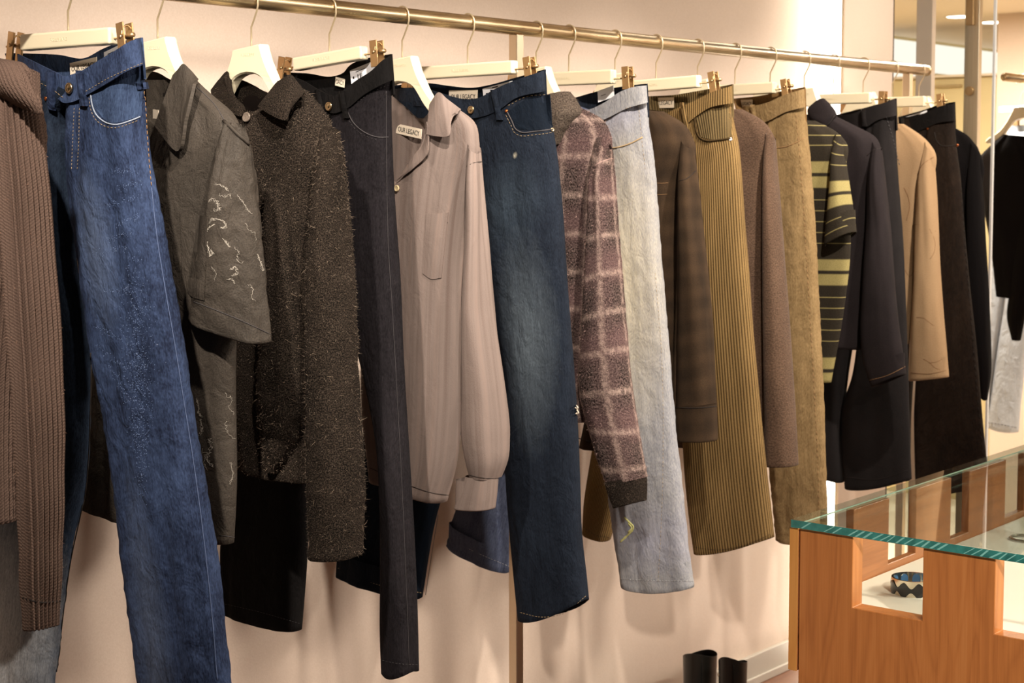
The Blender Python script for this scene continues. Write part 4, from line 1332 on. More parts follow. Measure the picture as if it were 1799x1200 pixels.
squig([(412,436),(420,444),(416,456),(424,464)], 1.8, 1)
squig([(436,500),(444,508),(440,520),(450,530)], 1.6, 1)
squig([(372,470),(380,480),(376,492)], 1.4, 1)
squig([(398,690),(406,702),(402,716),(410,728)], 1.8, 1)
squig([(356,790),(362,800),(358,814),(366,826)], 1.8, 1)
g2.line('embroidery', emb, M['white_thread'], r=0.00021, off=0.0007, step=3.0, k=4)
g2.text_label((269,192), (279,193), (269,208), 0.02, None)
shirt_hanger(2, 'cream shoulder hanger holding the charcoal short-sleeved shirt')

# ---- fuzzy mohair coat
mt_ = weave('dark_mohair', S(8, 7, 6), S(70, 60, 52), 430, 340, 0.85, 0.15, (16, 12), 1.0, 0.003, 0.006, (30, 26), lohi=(0.42, 0.78))
M['mohair'] = mt_.m
M['mohair_hair'] = plain('mohair_fibre', S(94, 82, 71), 0.6, 0.2)
g3 = Garment('mohair_coat', 'fuzzy dark brown mohair coat with a spread collar and horn button', 'coat', FR[3])
a3 = g3.tube('body', [(396,140,512,142,0.02),(376,172,548,168,0.034),(356,212,578,204,0.042),(350,260,592,244,0.05),(352,360,585,340),(362,480,575,470),(376,600,572,600),(396,720,566,730),(414,812,560,850)], M['mohair'], b=0.052, folds=0.010, lam=0.075, crumple=0.002, scoop=[(392,120),(405,165),(416,188),(432,197),(455,192),(472,175),(492,130)], scoop_back=[(394,125),(428,141),(450,152),(468,162),(482,164),(500,125)])
b3 = g3.tube('sleeve', [(566,218,594,236,0.02,0.012),(556,270,602,262,0.035,0.018),(549,340,610,330,0.045,0.022),(542,430,618,425,0.05,0.024),(540,560,628,556,0.052,0.024),(540,700,636,700,0.054,0.024),(540,840,644,845,0.055,0.024),(541,972,641,982,0.055,0.024)], M['mohair'], folds=0.006, lam=0.07, crumple=0.002, seed=31)
c3 = g3.tube('sleeve', [(470,330,520,330,0.03,0.035),(462,450,530,450,0.035,0.042),(455,600,538,600,0.036,0.045),(452,700,540,700,0.034,0.045),(458,770,520,790,0.028,0.045),(466,812,498,838,0.02,0.045)], M['mohair'], folds=0.008, lam=0.05, crumple=0.002, seed=33)
collar(g3, [(484,146),(497,137),(511,131),(522,143),(536,161)], [(452,187),(478,203),(502,211),(512,190),(527,172)], M['mohair'], [0.02,0.024,0.02,0.012,0.004], [0.05,0.064,0.068,0.058,0.04], th=0.010, bulge=0.010)
collar(g3, [(370,158),(384,140),(400,125),(404,140),(408,160)], [(372,176),(392,186),(410,200),(424,204),(428,192)], M['mohair'], [-0.01,0.0,0.012,0.02,0.026], [0.02,0.034,0.05,0.056,0.05], th=0.010, bulge=0.008)
collar(g3, [(402,131),(428,142),(452,154),(470,164),(486,165)], [(412,196),(430,206),(455,204),(478,192)], plain('mohair_inside', S(22, 17, 15), 1.0, 0.05), [-0.03,-0.036,-0.036,-0.036,-0.03], [-0.03,-0.036,-0.036,-0.036,-0.03], name='back_neck')
g3.stud('button', 435.5, 207, 0.0095, M['horn'], off=0.004, prof=[(0.0095,0),(0.0095,0.003),(0.0082,0.0042),(0.0066,0.0032),(0.003,0.003)])
g3.fuzz([a3, b3, c3], 42000, 0.0062, M['mohair_hair'], width=0.00020)
M['mohair_light'] = plain('pale_mohair_fibre', S(150, 132, 114), 0.6, 0.2)
g3.fuzz([a3, b3, c3], 5000, 0.011, M['mohair_light'], width=0.00017, name='long_fuzz')
shirt_hanger(3, 'cream shoulder hanger holding the fuzzy dark mohair coat')

# ---- taupe shirt
t = NT('taupe_viscose', 0.75, 0.15)
uv = t.uv()
sp = t.noise(t.map(uv, (52, 0.6, 1)), 1.0, 3, 0.6)
wv = t.noise(t.map(uv, (700, 700, 1)), 1.0, 2)
lo = t.noise(t.map(uv, (10, 6, 1)), 1.0, 3)
c = t.ramp(t.math('ADD', t.math('MULTIPLY', sp, 0.75), t.math('MULTIPLY', wv, 0.25)), [(0.3, S(92, 76, 69)), (0.5, S(117, 104, 98)), (0.7, S(131, 112, 103))])
t.color(c)
wr = t.noise(t.map(uv, (30, 14, 1)), 1.0, 4, 0.6, 0.6)
t.normal(t.bump(wv, 0.0003, 0.6, t.bump(wr, 0.004, 0.6)))
M['taupe'] = t.m
g5 = Garment('long_sleeved_shirt', 'taupe open-collar shirt with a chest pocket and gathered cuff', 'shirt', FR[5])
g5.tube('body', [(668,165,806,192,0.022),(656,200,832,212,0.034),(648,250,842,250,0.04),(642,330,832,330),(638,450,818,450),(636,600,812,600),(640,740,808,740),(646,800,800,820),(650,838,785,884)], M['taupe'], b=0.044, folds=0.009, lam=0.06, scoop=[(640,230),(670,290),(697,322),(722,285),(744,246),(757,190),(772,150)], scoop_back=[(668,150),(690,169),(715,190),(738,208),(750,205),(760,180),(774,150)])
g5.tube('sleeve', [(822,240,846,282,0.02,0.006),(818,300,850,318,0.032,0.012),(816,400,856,400,0.04,0.018),(812,500,866,500,0.044,0.02),(809,600,876,600,0.048,0.02),(808,700,886,700,0.05,0.02),(808,770,890,770,0.05,0.02),(815,815,886,818,0.042,0.02),(820,834,877,842,0.034,0.02)], M['taupe'], folds=0.008, lam=0.045, seed=51, hem=False)
g5.tube('cuff', [(818,832,877,840,0.034,0.02),(808,862,875,868,0.036,0.02),(798,889,872,895,0.037,0.02)], M['taupe'], nv=24, folds=0.001)
g5.line('cuff_seam', [[(818,833),(845,839),(876,841)]], M['dark_thread'], r=0.0006)
collar(g5, [(754,184),(761,172),(770,162),(786,174),(810,192)], [(749,236),(764,239),(789,238),(793,214),(797,202)], M['taupe'], [0.018,0.02,0.018,0.012,0.006], [0.052,0.055,0.055,0.046,0.034], th=0.003, bulge=0.008)
collar(g5, [(749,214),(747,228),(744,246),(722,280),(704,306)], [(752,240),(752,256),(750,270),(728,294),(697,318)], M['taupe'], [0.035,0.04,0.043,0.046,0.048], [0.052,0.054,0.055,0.054,0.052], th=0.003, name='lapel', bulge=0.004)
M['taupe_in'] = weave('taupe_inside', S(124, 92, 80), S(156, 122, 108), 500, 500, 0.5, 0.4).m
g5.patch('chest_pocket', [(750,374),(770,375),(788,373)], [(743,480),(758,490),(776,488)], M['taupe'], off=0.0022, th=0.003, na=14, nb=8, puff=0.003)
g5.line('pocket_hem', [[(750,392),(770,393),(787,391)]], M['dark_thread'], r=0.0005)
g5.stud('button', 699, 331, 0.0068, M['shell'], off=0.003, prof=[(0.0068,0),(0.0068,0.0024),(0.0058,0.0034),(0.0046,0.0026),(0.002,0.0024)])
g5.line('hem_stitching', [[(650,822),(700,844),(760,866),(788,870)]], M['dark_thread'], r=0.0006)
g5.line('armhole_seam', [[(820,292),(832,286),(846,284)]], M['dark_thread'], r=0.0006)
g5.text_label((697,217), (741,227), (696,234), -0.030, 'OUR LEGACY', frac=0.84, hfrac=0.5)
shirt_hanger(5, 'cream shoulder hanger holding the taupe shirt')

# ---- plaid mohair sweater
t = NT('plaid_mohair', 1.0, 0.05)
uv = t.uv(); s_ = t.sep(uv)
n1 = t.noise(t.map(uv, (330, 220, 1)), 1.0, 3, 0.7)
n2 = t.noise(t.map(uv, (120, 70, 1)), 1.0, 2)
jit = t.math('MULTIPLY', t.math('SUBTRACT', t.noise(t.map(uv, (420, 300, 1)), 1.0, 3, 0.7), 0.5), 0.034)
uu = t.math('ADD', s_[0], jit); v2 = t.math('ADD', s_[1], jit)
m1 = t.band(uu, 0.062, 0.36, 0.10, 0.09); m2 = t.band(v2, 0.088, 0.40, 0.09, 0.07)
bandbg = t.math('MAXIMUM', t.band(v2, 0.176, 0.6, 0.40, 0.10), t.math('MULTIPLY', t.band(uu, 0.124, 0.2, 0.3, 0.1), 0.6))
base = t.mix(t.rng(n1, 0.40, 0.62), S(12, 9, 9), S(100, 84, 80))
base = t.mix(t.math('MULTIPLY', bandbg, 0.35), base, S(110, 84, 84))
ln = t.math('MULTIPLY', t.math('MAXIMUM', m1, m2), t.rng(n2, 0.35, 0.6, 0.15, 0.7))
top_ = t.rng(s_[1], 0.24, 0.02)
c = t.mix(ln, base, S(186, 162, 150))
t.color(c)
t.normal(t.bump(n1, 0.003, 0.9))
M['plaid'] = t.m
M['plaid_hair'] = plain('plaid_fibre', S(176, 146, 138), 0.8, 0.1)
M['collar_knit'] = weave('dark_grey_brushed_knit', S(28, 24, 22), S(104, 92, 82), 300, 260, 0.8, 0.2, (16, 12), 1.0, 0.003, 0.003).m
M['cuff_knit'] = weave('blackish_brushed_knit', S(14, 12, 11), S(52, 44, 38), 300, 260, 0.8, 0.2, (16, 12), 1.0, 0.003, 0.003).m
g7 = Garment('plaid_sweater', 'brown and pink plaid fuzzy sweater with a black cuff', 'sweater', FR[7])
a7 = g7.tube('body', [(952,178,1020,190,0.02),(942,205,1052,206,0.032),(936,245,1072,236,0.04),(934,300,1068,290,0.046),(928,420,1058,420),(926,560,1052,560),(930,680,1046,690),(938,728,1042,742)], M['plaid'], b=0.040, folds=0.008, lam=0.06, crumple=0.001, sym=True, n0=-0.012)
b7 = g7.tube('sleeve', [(1048,236,1076,268,0.02,0.006),(1038,290,1080,300,0.034,0.012),(1033,400,1086,390,0.04,0.018),(1027,500,1094,480,0.044,0.02),(1019,600,1103,580,0.046,0.02),(1015,680,1112,670,0.046,0.02),(1034,760,1125,765,0.044,0.02),(1052,822,1134,820,0.04,0.02),(1063,852,1137,838,0.038,0.02)], M['plaid'], folds=0.005, lam=0.06, seed=71, crumple=0.001, hem=False)
d7 = g7.tube('cuff', [(1062,846,1136,834,0.038,0.02),(1068,868,1137,852,0.037,0.02),(1077,892,1136,878,0.035,0.02)], M['cuff_knit'], nv=24, folds=0.002, label='blackish knitted cuff')
c7 = g7.tube('collar', [(962,168,1000,160,0.02,0.0),(958,180,1016,182,0.03,0.012),(956,200,1021,195,0.034,0.016),(960,232,1010,220,0.032,0.018),(968,262,996,250,0.02,0.018)], M['collar_knit'], nv=40, folds=0.004, crumple=0.002, hem=False, cap=True, label='dark grey fuzzy collar')
g7.fuzz([a7, b7], 16000, 0.006, M['plaid_hair'], width=0.00026)
M['dark_hair'] = plain('dark_fibre', S(84, 72, 62), 0.8, 0.1)
g7.fuzz([c7, d7], 2200, 0.006, M['dark_hair'], width=0.00026, name='fuzz')
g7.line('armhole_seam', [[(1041,294),(1056,284),(1076,278)]], M['plaid_hair'], r=0.0008, off=0.0)
shirt_hanger(7, 'cream shoulder hanger holding the plaid fuzzy sweater')

# ---- brown check shirt
t = NT('brown_check', 0.9, 0.1)
uv = t.uv(); s_ = t.sep(uv)
wv = t.noise(t.map(uv, (300, 700, 1)), 1.0, 2)
ck = t.math('ADD', t.band(s_[0], 0.055, 0.5, 0.45, 0.12), t.band(s_[1], 0.055, 0.5, 0.45, 0.12))
nn_ = t.noise(t.map(uv, (14, 10, 1)), 1.0, 3)
f = t.math('ADD', t.math('MULTIPLY', ck, 0.09), t.math('ADD', t.math('MULTIPLY', wv, 0.45), t.math('MULTIPLY', t.math('SUBTRACT', nn_, 0.5), 0.5)), clamp=True)
t.color(t.ramp(f, [(0.05, S(26, 20, 14)), (0.4, S(54, 41, 29)), (0.9, S(86, 68, 48))]))
t.normal(t.bump(wv, 0.0005, 0.8, t.bump(nn_, 0.004, 0.6)))
M['check'] = t.m
g9 = Garment('checked_shirt', 'brown checked flannel shirt with a buttoned cuff, beside the corduroys', 'shirt', FR[9])
g9.tube('body', [(1102,188,1162,196,0.02),(1092,212,1196,216,0.032),(1084,250,1218,252,0.04),(1080,320,1208,320),(1062,480,1196,480),(1044,620,1192,620),(1026,730,1188,730),(1015,786,1180,792)], M['check'], b=0.042, folds=0.008, lam=0.055)
g9.tube('sleeve', [(1196,240,1219,266,0.02,0.006),(1190,290,1225,300,0.03,0.012),(1188,380,1234,380,0.038,0.016),(1187,500,1246,495,0.042,0.018),(1186,620,1255,600,0.044,0.018),(1186,716,1260,708,0.042,0.018)], M['check'], folds=0.006, lam=0.05, seed=91, hem=False)
g9.tube('cuff', [(1185,714,1260,706,0.043,0.018),(1187,745,1261,740,0.042,0.018),(1188,772,1262,774,0.042,0.018)], M['check'], nv=20, folds=0.001)
g9.line('cuff_seam', [[(1188,716),(1220,717),(1258,714)]], M['dark_thread'], r=0.0009)
g9.line('pocket_hem', [[(1150,321),(1162,322),(1174,321)], [(1150,341),(1162,342),(1172,341)]], M['copper_thread'], r=0.0004)
g9.line('armhole_seam', [[(1193,318),(1206,314),(1222,300)]], M['dark_thread'], r=0.0008)
g9.line('hem_stitching', [[(1017,770),(1035,775),(1050,777)]], M['dark_thread'], r=0.0008)
shirt_hanger(9, 'cream shoulder hanger holding the brown checked shirt')

# ---- mauve-brown wool sweater
M['mauve'] = weave('mauve_brown_wool', S(52, 40, 33), S(102, 81, 66), 260, 260, 0.7, 0.3, (12, 8), 1.0, 0.0016, 0.003, sheen=0.08).m
g11 = Garment('wool_sweater', 'plain mauve-brown wool sweater between the corduroys and the beige jeans', 'sweater', FR[11])
a11 = g11.tube('body', [(1258,188,1304,192,0.02),(1250,208,1338,210,0.03),(1246,240,1361,240,0.04),(1244,300,1358,290),(1240,420,1350,420),(1236,560,1346,560),(1234,700,1346,700),(1234,790,1344,795)], M['mauve'], b=0.042, folds=0.006, lam=0.06, sym=True)
b11 = g11.tube('sleeve', [(1346,228,1363,252,0.018,0.005),(1341,275,1366,282,0.028,0.01),(1338,380,1374,380,0.036,0.014),(1338,500,1383,500,0.04,0.014),(1340,620,1391,620,0.042,0.014),(1342,730,1398,730,0.042,0.014),(1344,816,1402,818,0.042,0.014)], M['mauve'], folds=0.003, lam=0.06, seed=111)
M['mauve_hair'] = plain('mauve_fibre', S(150, 122, 106), 0.8, 0.1)
g11.fuzz([a11, b11], 2500, 0.0035, M['mauve_hair'], width=0.00022)
shirt_hanger(11, 'cream shoulder hanger holding the mauve-brown wool sweater')

# ---- striped polo
t = NT('olive_striped_jersey', 0.9, 0.1)
uv = t.uv(); s_ = t.sep(uv)
wv = t.noise(t.map(uv, (400, 500, 1)), 1.0, 3, 0.6)
P_ = 0.272
base = t.mix(t.rng(wv, 0.3, 0.7), S(24, 21, 17), S(50, 44, 35))
pale = t.mix(t.rng(wv, 0.3, 0.7), S(116, 106, 66), S(150, 138, 92))
thin = t.band(s_[1], P_ / 9, 0.5, 0.075, 0.03)
wide = t.math('MAXIMUM', t.band(s_[1], P_, 0.50, 0.115, 0.006), t.band(s_[1], P_, 0.652, 0.115, 0.006))
dk = t.band(s_[1], P_, 0.576, 0.50, 0.006)
c = t.mix(t.math('MULTIPLY', thin, t.math('SUBTRACT', 1.0, dk)), base, pale)
c = t.mix(wide, c, pale)
t.color(c)
t.normal(t.bump(wv, 0.0006, 0.8))
M['stripe'] = t.m
g13 = Garment('striped_polo', 'black and olive horizontally striped short-sleeved top', 'shirt', FR[13])
g13.tube('body', [(1396,204,1432,212,0.018),(1386,222,1464,228,0.03),(1380,250,1486,250,0.038),(1378,300,1484,300),(1376,430,1492,430),(1374,550,1482,550),(1378,664,1463,672)], M['stripe'], b=0.04, folds=0.006, lam=0.06, sym=True)
g13.tube('sleeve', [(1468,232,1484,250,0.016,0.005),(1461,268,1487,276,0.03,0.01),(1457,330,1494,325,0.042,0.016),(1453,385,1500,365,0.046,0.016),(1449,436,1506,404,0.046,0.016)], M['stripe'], folds=0.005, lam=0.05, seed=131)
g13.line('armhole_seam', [[(1461,262),(1468,252),(1482,248)]], M['dark_thread'], r=0.0012)
shirt_hanger(13, 'cream shoulder hanger holding the striped top')

# ---- charcoal sweatshirt
M['sweat'] = weave('charcoal_jersey', S(18, 15, 16), S(48, 42, 43), 500, 400, 0.45, 0.3, (8, 5), 0.85, 0.0004, 0.002).m
g14 = Garment('sweatshirt', 'plain charcoal sweatshirt with a high neck, beside the striped top', 'sweater', FR[14])
g14.tube('body', [(1420,196,1468,204,0.022),(1416,215,1505,222,0.032),(1412,238,1538,240,0.04),(1410,270,1550,268,0.044),(1412,350,1544,340),(1420,460,1536,460),(1430,550,1530,550),(1442,606,1518,614)], M['sweat'], b=0.044, folds=0.007, lam=0.06, sym=True)
g14.tube('collar', [(1430,181,1448,172,0.012,0.006),(1421,188,1460,184,0.018,0.012),(1418,198,1470,201,0.022,0.016),(1424,210,1464,214,0.022,0.02),(1438,220,1458,224,0.016,0.022)], M['sweat'], nv=30, folds=0.001, hem=False, cap=True)
g14.line('collar_seam', [[(1467,202),(1460,212),(1452,222)]], M['dark_thread'], r=0.0012)
g14.tube('sleeve', [(1532,246,1550,268,0.018,0.006),(1525,285,1555,300,0.03,0.012),(1522,400,1565,400,0.038,0.016),(1517,500,1573,500,0.042,0.018),(1513,590,1582,580,0.044,0.018),(1518,640,1588,630,0.042,0.018),(1531,680,1591,656,0.04,0.018)], M['sweat'], folds=0.005, lam=0.05, seed=141)
g14.line('cuff_seam', [[(1528,668),(1558,660),(1590,644)]], M['copper_thread'], r=0.0006)
g14.line('armhole_seam', [[(1523,274),(1534,264),(1549,260)]], M['dark_thread'], r=0.001)
shirt_hanger(14, 'cream shoulder hanger holding the charcoal sweatshirt')

# ---- tan printed top
t = weave('tan_jersey', S(130, 104, 77), S(164, 137, 105), 400, 400, 0.4, 0.4, (6, 4), 0.85, 0.0003, 0.002)
M['tan'] = t.m
M['tan_print'] = plain('brown_print', S(112, 80, 56), 0.9, 0.05)
g16 = Garment('printed_jersey', 'tan long-sleeved top with faint brown line print', 'shirt', FR[16])
g16.tube('body', [(1548,206,1588,218,0.02),(1540,225,1616,236,0.03),(1536,260,1640,262,0.038),(1536,340,1636,330),(1538,460,1628,460),(1542,540,1622,540),(1546,592,1614,604)], M['tan'], b=0.04, folds=0.007, lam=0.055, sym=True)
g16.tube('sleeve', [(1624,246,1639,268,0.018,0.006),(1613,300,1642,300,0.028,0.012),(1608,380,1647,380,0.036,0.016),(1604,480,1652,480,0.04,0.018),(1601,570,1658,560,0.042,0.018),(1599,630,1664,620,0.042,0.018),(1598,668,1668,662,0.042,0.018)], M['tan'], folds=0.005, lam=0.05, seed=161)
g16.line('cuff_seam', [[(1601,655),(1630,657),(1667,650)]], M['tan_print'], r=0.0006)
g16.line('armhole_seam', [[(1612,308),(1620,290),(1640,276)]], M['tan_print'], r=0.0008)
g16.line('printed_lines', [[(1603,397),(1610,394),(1615,395)], [(1633,402),(1637,410),(1644,406)], [(1640,415),(1643,430),(1640,446),(1634,455)], [(1610,558),(1620,558),(1632,566),(1640,572)], [(1622,631),(1632,636),(1642,646),(1652,650)], [(1632,638),(1645,636),(1660,628)], [(1588,330),(1594,342),(1598,360),(1592,388)], [(1590,475),(1598,486),(1608,470)]], M['tan_print'], r=0.0009, off=-0.0002)
shirt_hanger(16, 'cream shoulder hanger holding the tan printed top')

# ---- black sweater at the end of the rail
M['black_knit'] = weave('black_knit', S(9, 8, 9), S(24, 21, 21), 300, 300, 0.6, 0.3, (10, 6), 0.95, 0.001, 0.003).m
g18 = Garment('black_sweater', 'plain black sweater, last garment on the rail', 'sweater', FR[18])
g18.tube('body', [(1650,212,1680,226,0.02),(1644,235,1700,238,0.03),(1640,262,1722,270,0.038),(1640,350,1722,350),(1644,480,1724,480),(1650,600,1726,610)], M['black_knit'], b=0.04, folds=0.006, lam=0.06, sym=True)
g18.tube('sleeve', [(1706,246,1722,272,0.016,0.006),(1700,310,1726,310,0.028,0.012),(1698,420,1732,420,0.036,0.016),(1702,530,1740,530,0.038,0.016),(1708,600,1742,610,0.038,0.016),(1716,660,1740,668,0.03,0.016),(1724,698,1734,704,0.016,0.016)], M['black_knit'], folds=0.005, lam=0.05, seed=181)
shirt_hanger(18, 'cream shoulder hanger holding the black sweater at the rail end')

# ---- trouser hangers
clip_hanger(1, (201, 48), -0.083, 30, (218, 40, 224, 97), 'cream clip hanger holding the beaded blue jeans')
clip_hanger(4, (640, 80.5), -0.178, 24, (661, 71, 664.5, 118), 'cream clip hanger holding the faded black jeans')
clip_hanger(6, (905, 106), -0.070, 24, (929, 100, 934, 143), 'cream clip hanger holding the dark indigo jeans')
clip_hanger(8, (1079, 122), -0.048, 25, (1102, 117, 1104, 157), 'cream clip hanger holding the pale light blue jeans')
clip_hanger(10, (1229, 132), -0.085, 22, (1252, 126, 1257, 163), 'cream clip hanger holding the olive corduroys')
clip_hanger(12, (1362, 144), -0.060, 20, (1379, 139, 1383, 171), 'cream clip hanger holding the beige jeans')
clip_hanger(15, (1531, 162.5), -0.03, 19, (1552, 160, 1550, 191), 'cream clip hanger holding the black trousers')
clip_hanger(17, (1626, 169), -0.03, 18, (1652, 165, 1654, 194), 'cream clip hanger holding the dark brown jeans')

# ------------------------------------------------------------------ second rail in the far room: black sweater and pale jeans
fr19 = Frame(6.35, on_plane_x(1800, 200, 6.35).y, 0.0, HC + 0.36)
fr20 = Frame(6.75, on_plane_x(1792, 200, 6.75).y, 0.0, HC + 0.36)
r2 = thing('side_rail', (6.2, fr19.O.y, fr19.zr), 'short brass side rail holding the far black sweater', 'clothes rail')
v, f = tube_path([(6.15, fr19.O.y, fr19.zr), (7.59, fr19.O.y, fr19.zr)], 0.0165, 24)
mesh_obj('rail', v, f, M['brass'], r2)
v, f = disc_ring((7.598, fr19.O.y, fr19.zr), (-1, 0, 0), [(0.04, 0), (0.04, 0.006), (0.02, 0.01)], 24)
mesh_obj('wall_flange', v, f, M['brass'], r2)
g19 = Garment('black_sweater', 'black sweater on a side rail at the right edge behind the glass', 'sweater', fr19, 'clothes on the far side rail')
g19.tube('body', [(1762,236,1806,240,0.02),(1742,254,1826,262,0.03),(1722,276,1862,290,0.036),(1726,340,1862,350),(1740,440,1862,450),(1748,520,1862,530)], M['black_knit'], b=0.045, folds=0.006)
g19.tube('sleeve', [(1796,300,1850,300,0.03,0.01),(1790,400,1835,400,0.035,0.015),(1776,500,1812,500,0.035,0.02),(1768,560,1800,560,0.03,0.02),(1776,596,1794,598,0.025,0.02)], M['black_knit'], folds=0.005, seed=191)
g19.tube('sleeve', [(1838,292,1868,296,0.026,0.006),(1838,360,1878,360,0.034,0.012),(1836,460,1880,460,0.036,0.016),(1838,560,1878,560,0.034,0.018),(1844,640,1872,640,0.03,0.018)], M['black_knit'], folds=0.005, seed=193)
shirt_hanger(19, 'cream shoulder hanger holding the far black sweater', fr19, drop=0.10)
denim_set('pale', dark=S(168, 172, 178), mid=S(196, 200, 206), light=S(222, 224, 226), wash=0.3, streak=0.3)
g20 = pants(fr20, 'very pale blue jeans behind the far black sweater at the right edge',
    near=[(1786,300,1846,296),(1782,400,1844,400),(1768,520,1828,520),(1752,620,1806,620),(1740,700,1794,700),(1733,747,1789,759)],
    far=[(1740,300,1786,300),(1742,400,1782,400),(1738,500,1770,500),(1736,600,1756,600),(1734,700,1745,700),(1733,730,1740,735)],
    ft=[(1772,226),(1790,232),(1815,226),(1840,210)], fb=[(1770,246),(1790,254),(1815,246),(1842,232)], bt=[(1772,216),(1800,220),(1840,205)],
    mats=dict(cloth=M['pale']), b=0.034, folds=0.004, crotch=2.5, group='clothes on the far side rail', nu=48, nv=60)
g20.line('hem_stitching', [[(1735,742),(1760,746),(1788,752)]], M['grey_thread'], r=0.001, dash=5)
FR[20] = fr20; STEM[20] = 1792
root20 = thing('clip_hanger', fr20.W(0, 0, fr20.zr), 'cream clip hanger holding the very pale jeans', 'hanger', 'cream trouser hangers on the rail')
zt = fr20.zr - 0.09
hook(fr20, zt, root20)
bm = bmesh.new(); add_box(bm, fr20.W(0.03, 0, zt - 0.014), (0.12, 0.011, 0.014), (fr20.s, fr20.n, Vector((0, 0, 1))))
bm_obj('bar', bm, M['hanger'], root20, bevel=0.004)
zc = fr20.loc(fr20.P(1786, 200))
clip_at(fr20, zc[0], zc[2], root20, 0.05)
clip_at(fr20, 0.17, zc[2], root20, 0.05)


# ------------------------------------------------------------------ display table
def wood(name, dark, mid, light, axis=2, scale=1.0):
    t = NT(name, 0.38, 0.4)
    o = t.obj()
    sc = [28 * scale, 28 * scale, 28 * scale]; sc[axis] = 1.4 * scale
    g = t.noise(t.map(o, tuple(sc)), 1.0, 4, 0.55, 0.8)
    sc2 = [260, 260, 260]; sc2[axis] = 6
    fi = t.noise(t.map(o, tuple(sc2)), 1.0, 3, 0.6)
    sc3 = [6, 6, 6]; sc3[axis] = 0.9
    lo = t.noise(t.map(o, tuple(sc3)), 1.0, 2, 0.5, 1.2)
    rings = t.math('ABSOLUTE', t.math('SINE', t.math('MULTIPLY', lo, 34.0)))
    f = t.math('ADD', t.math('MULTIPLY', g, 0.45), t.math('ADD', t.math('MULTIPLY', rings, 0.10), t.math('MULTIPLY', fi, 0.33)))
    t.color(t.ramp(f, [(0.25, dark), (0.5, mid), (0.8, light)]))
    t.normal(t.bump(fi, 0.0003, 0.3))
    return t.m
M['cherry'] = wood('cherry_wood', S(154, 92, 48), S(184, 117, 63), S(201, 138, 82))
M['cherry_dark'] = wood('cherry_wood_side', S(142, 86, 50), S(168, 106, 64), S(184, 124, 80), axis=0)
M['cherry_lit'] = wood('cherry_wood_lit', S(196, 132, 66), S(212, 150, 80), S(222, 166, 98))  # lit copy of the cherry, light on the board end painted in
M['tray'] = plain('white_tray', S(232, 222, 208), 0.5, 0.3, noise=0.03, nscale=8)
M['glass'] = clear_glass('table_glass', (0.93, 0.975, 0.955, 1), 1.5)
M['glass_edge'] = plain('polished_glass_edge', S(58, 138, 132), 0.15, 0.6, noise=0.45, nscale=40)
M['glass_facet'] = plain('bright_glass_facet', S(128, 196, 190), 0.1, 0.7)

ZT = HC - 0.71
GT = 0.0175
cor = on_plane_z(1390, 912, ZT)
X0, Y0 = cor.x, cor.y
TX1, TY1 = X0 + 1.55, Y0 - 1.05
tb = thing('display_table', (X0 + 0.3, Y0 - 0.3, 0), 'cherry wood display table with notched sides and a thick glass top', 'table')
ZU = ZT - GT                       # underside of the glass
gl = box_obj('glass_top', (X0, TY1, ZU + 0.0005), (TX1, Y0, ZT), M['glass'], tb)
# ground edge of the glass: broken facets along the front and rail side
def facets(a, b, n, out, name):
    rr = random.Random(3)
    bm = bmesh.new()
    a = Vector(a); b = Vector(b); d = (b - a) / n
    for i in range(n):
        if rr.random() < 0.3: continue
        p = a + d * (i + 0.15 * rr.random()); q_ = p + d * (0.12 + 0.25 * rr.random())
        sh = d * (0.8 + 0.5 * rr.random())
        o_ = Vector(out) * 0.0009
        z0, z1 = ZU + 0.002, ZT - 0.002
        vs = [bm.verts.new(Vector((p.x, p.y, z0)) + o_), bm.verts.new(Vector((q_.x, q_.y, z0)) + o_), bm.verts.new(Vector((q_.x, q_.y, z1)) + o_ + sh), bm.verts.new(Vector((p.x, p.y, z1)) + o_ + sh)]
        bm.faces.new(vs)
    ob = bm_obj(name, bm, M['glass_facet'], gl); ob['kind'] = 'stuff'; return ob
box_obj('edge_front', (X0 - 0.0008, TY1, ZU + 0.001), (X0 - 0.0001, Y0, ZT - 0.0008), M['glass_edge'], gl)
box_obj('edge_side', (X0, Y0 + 0.0001, ZU + 0.001), (TX1, Y0 + 0.0008, ZU + 0.004), plain('pale_glass_edge', S(150, 172, 156), 0.2, 0.5), gl)
facets((X0, Y0 - 0.004, 0), (X0, TY1, 0), 60, (-1, 0, 0), 'edge_facets')

PT = 0.042
pane = M['thin_glass']
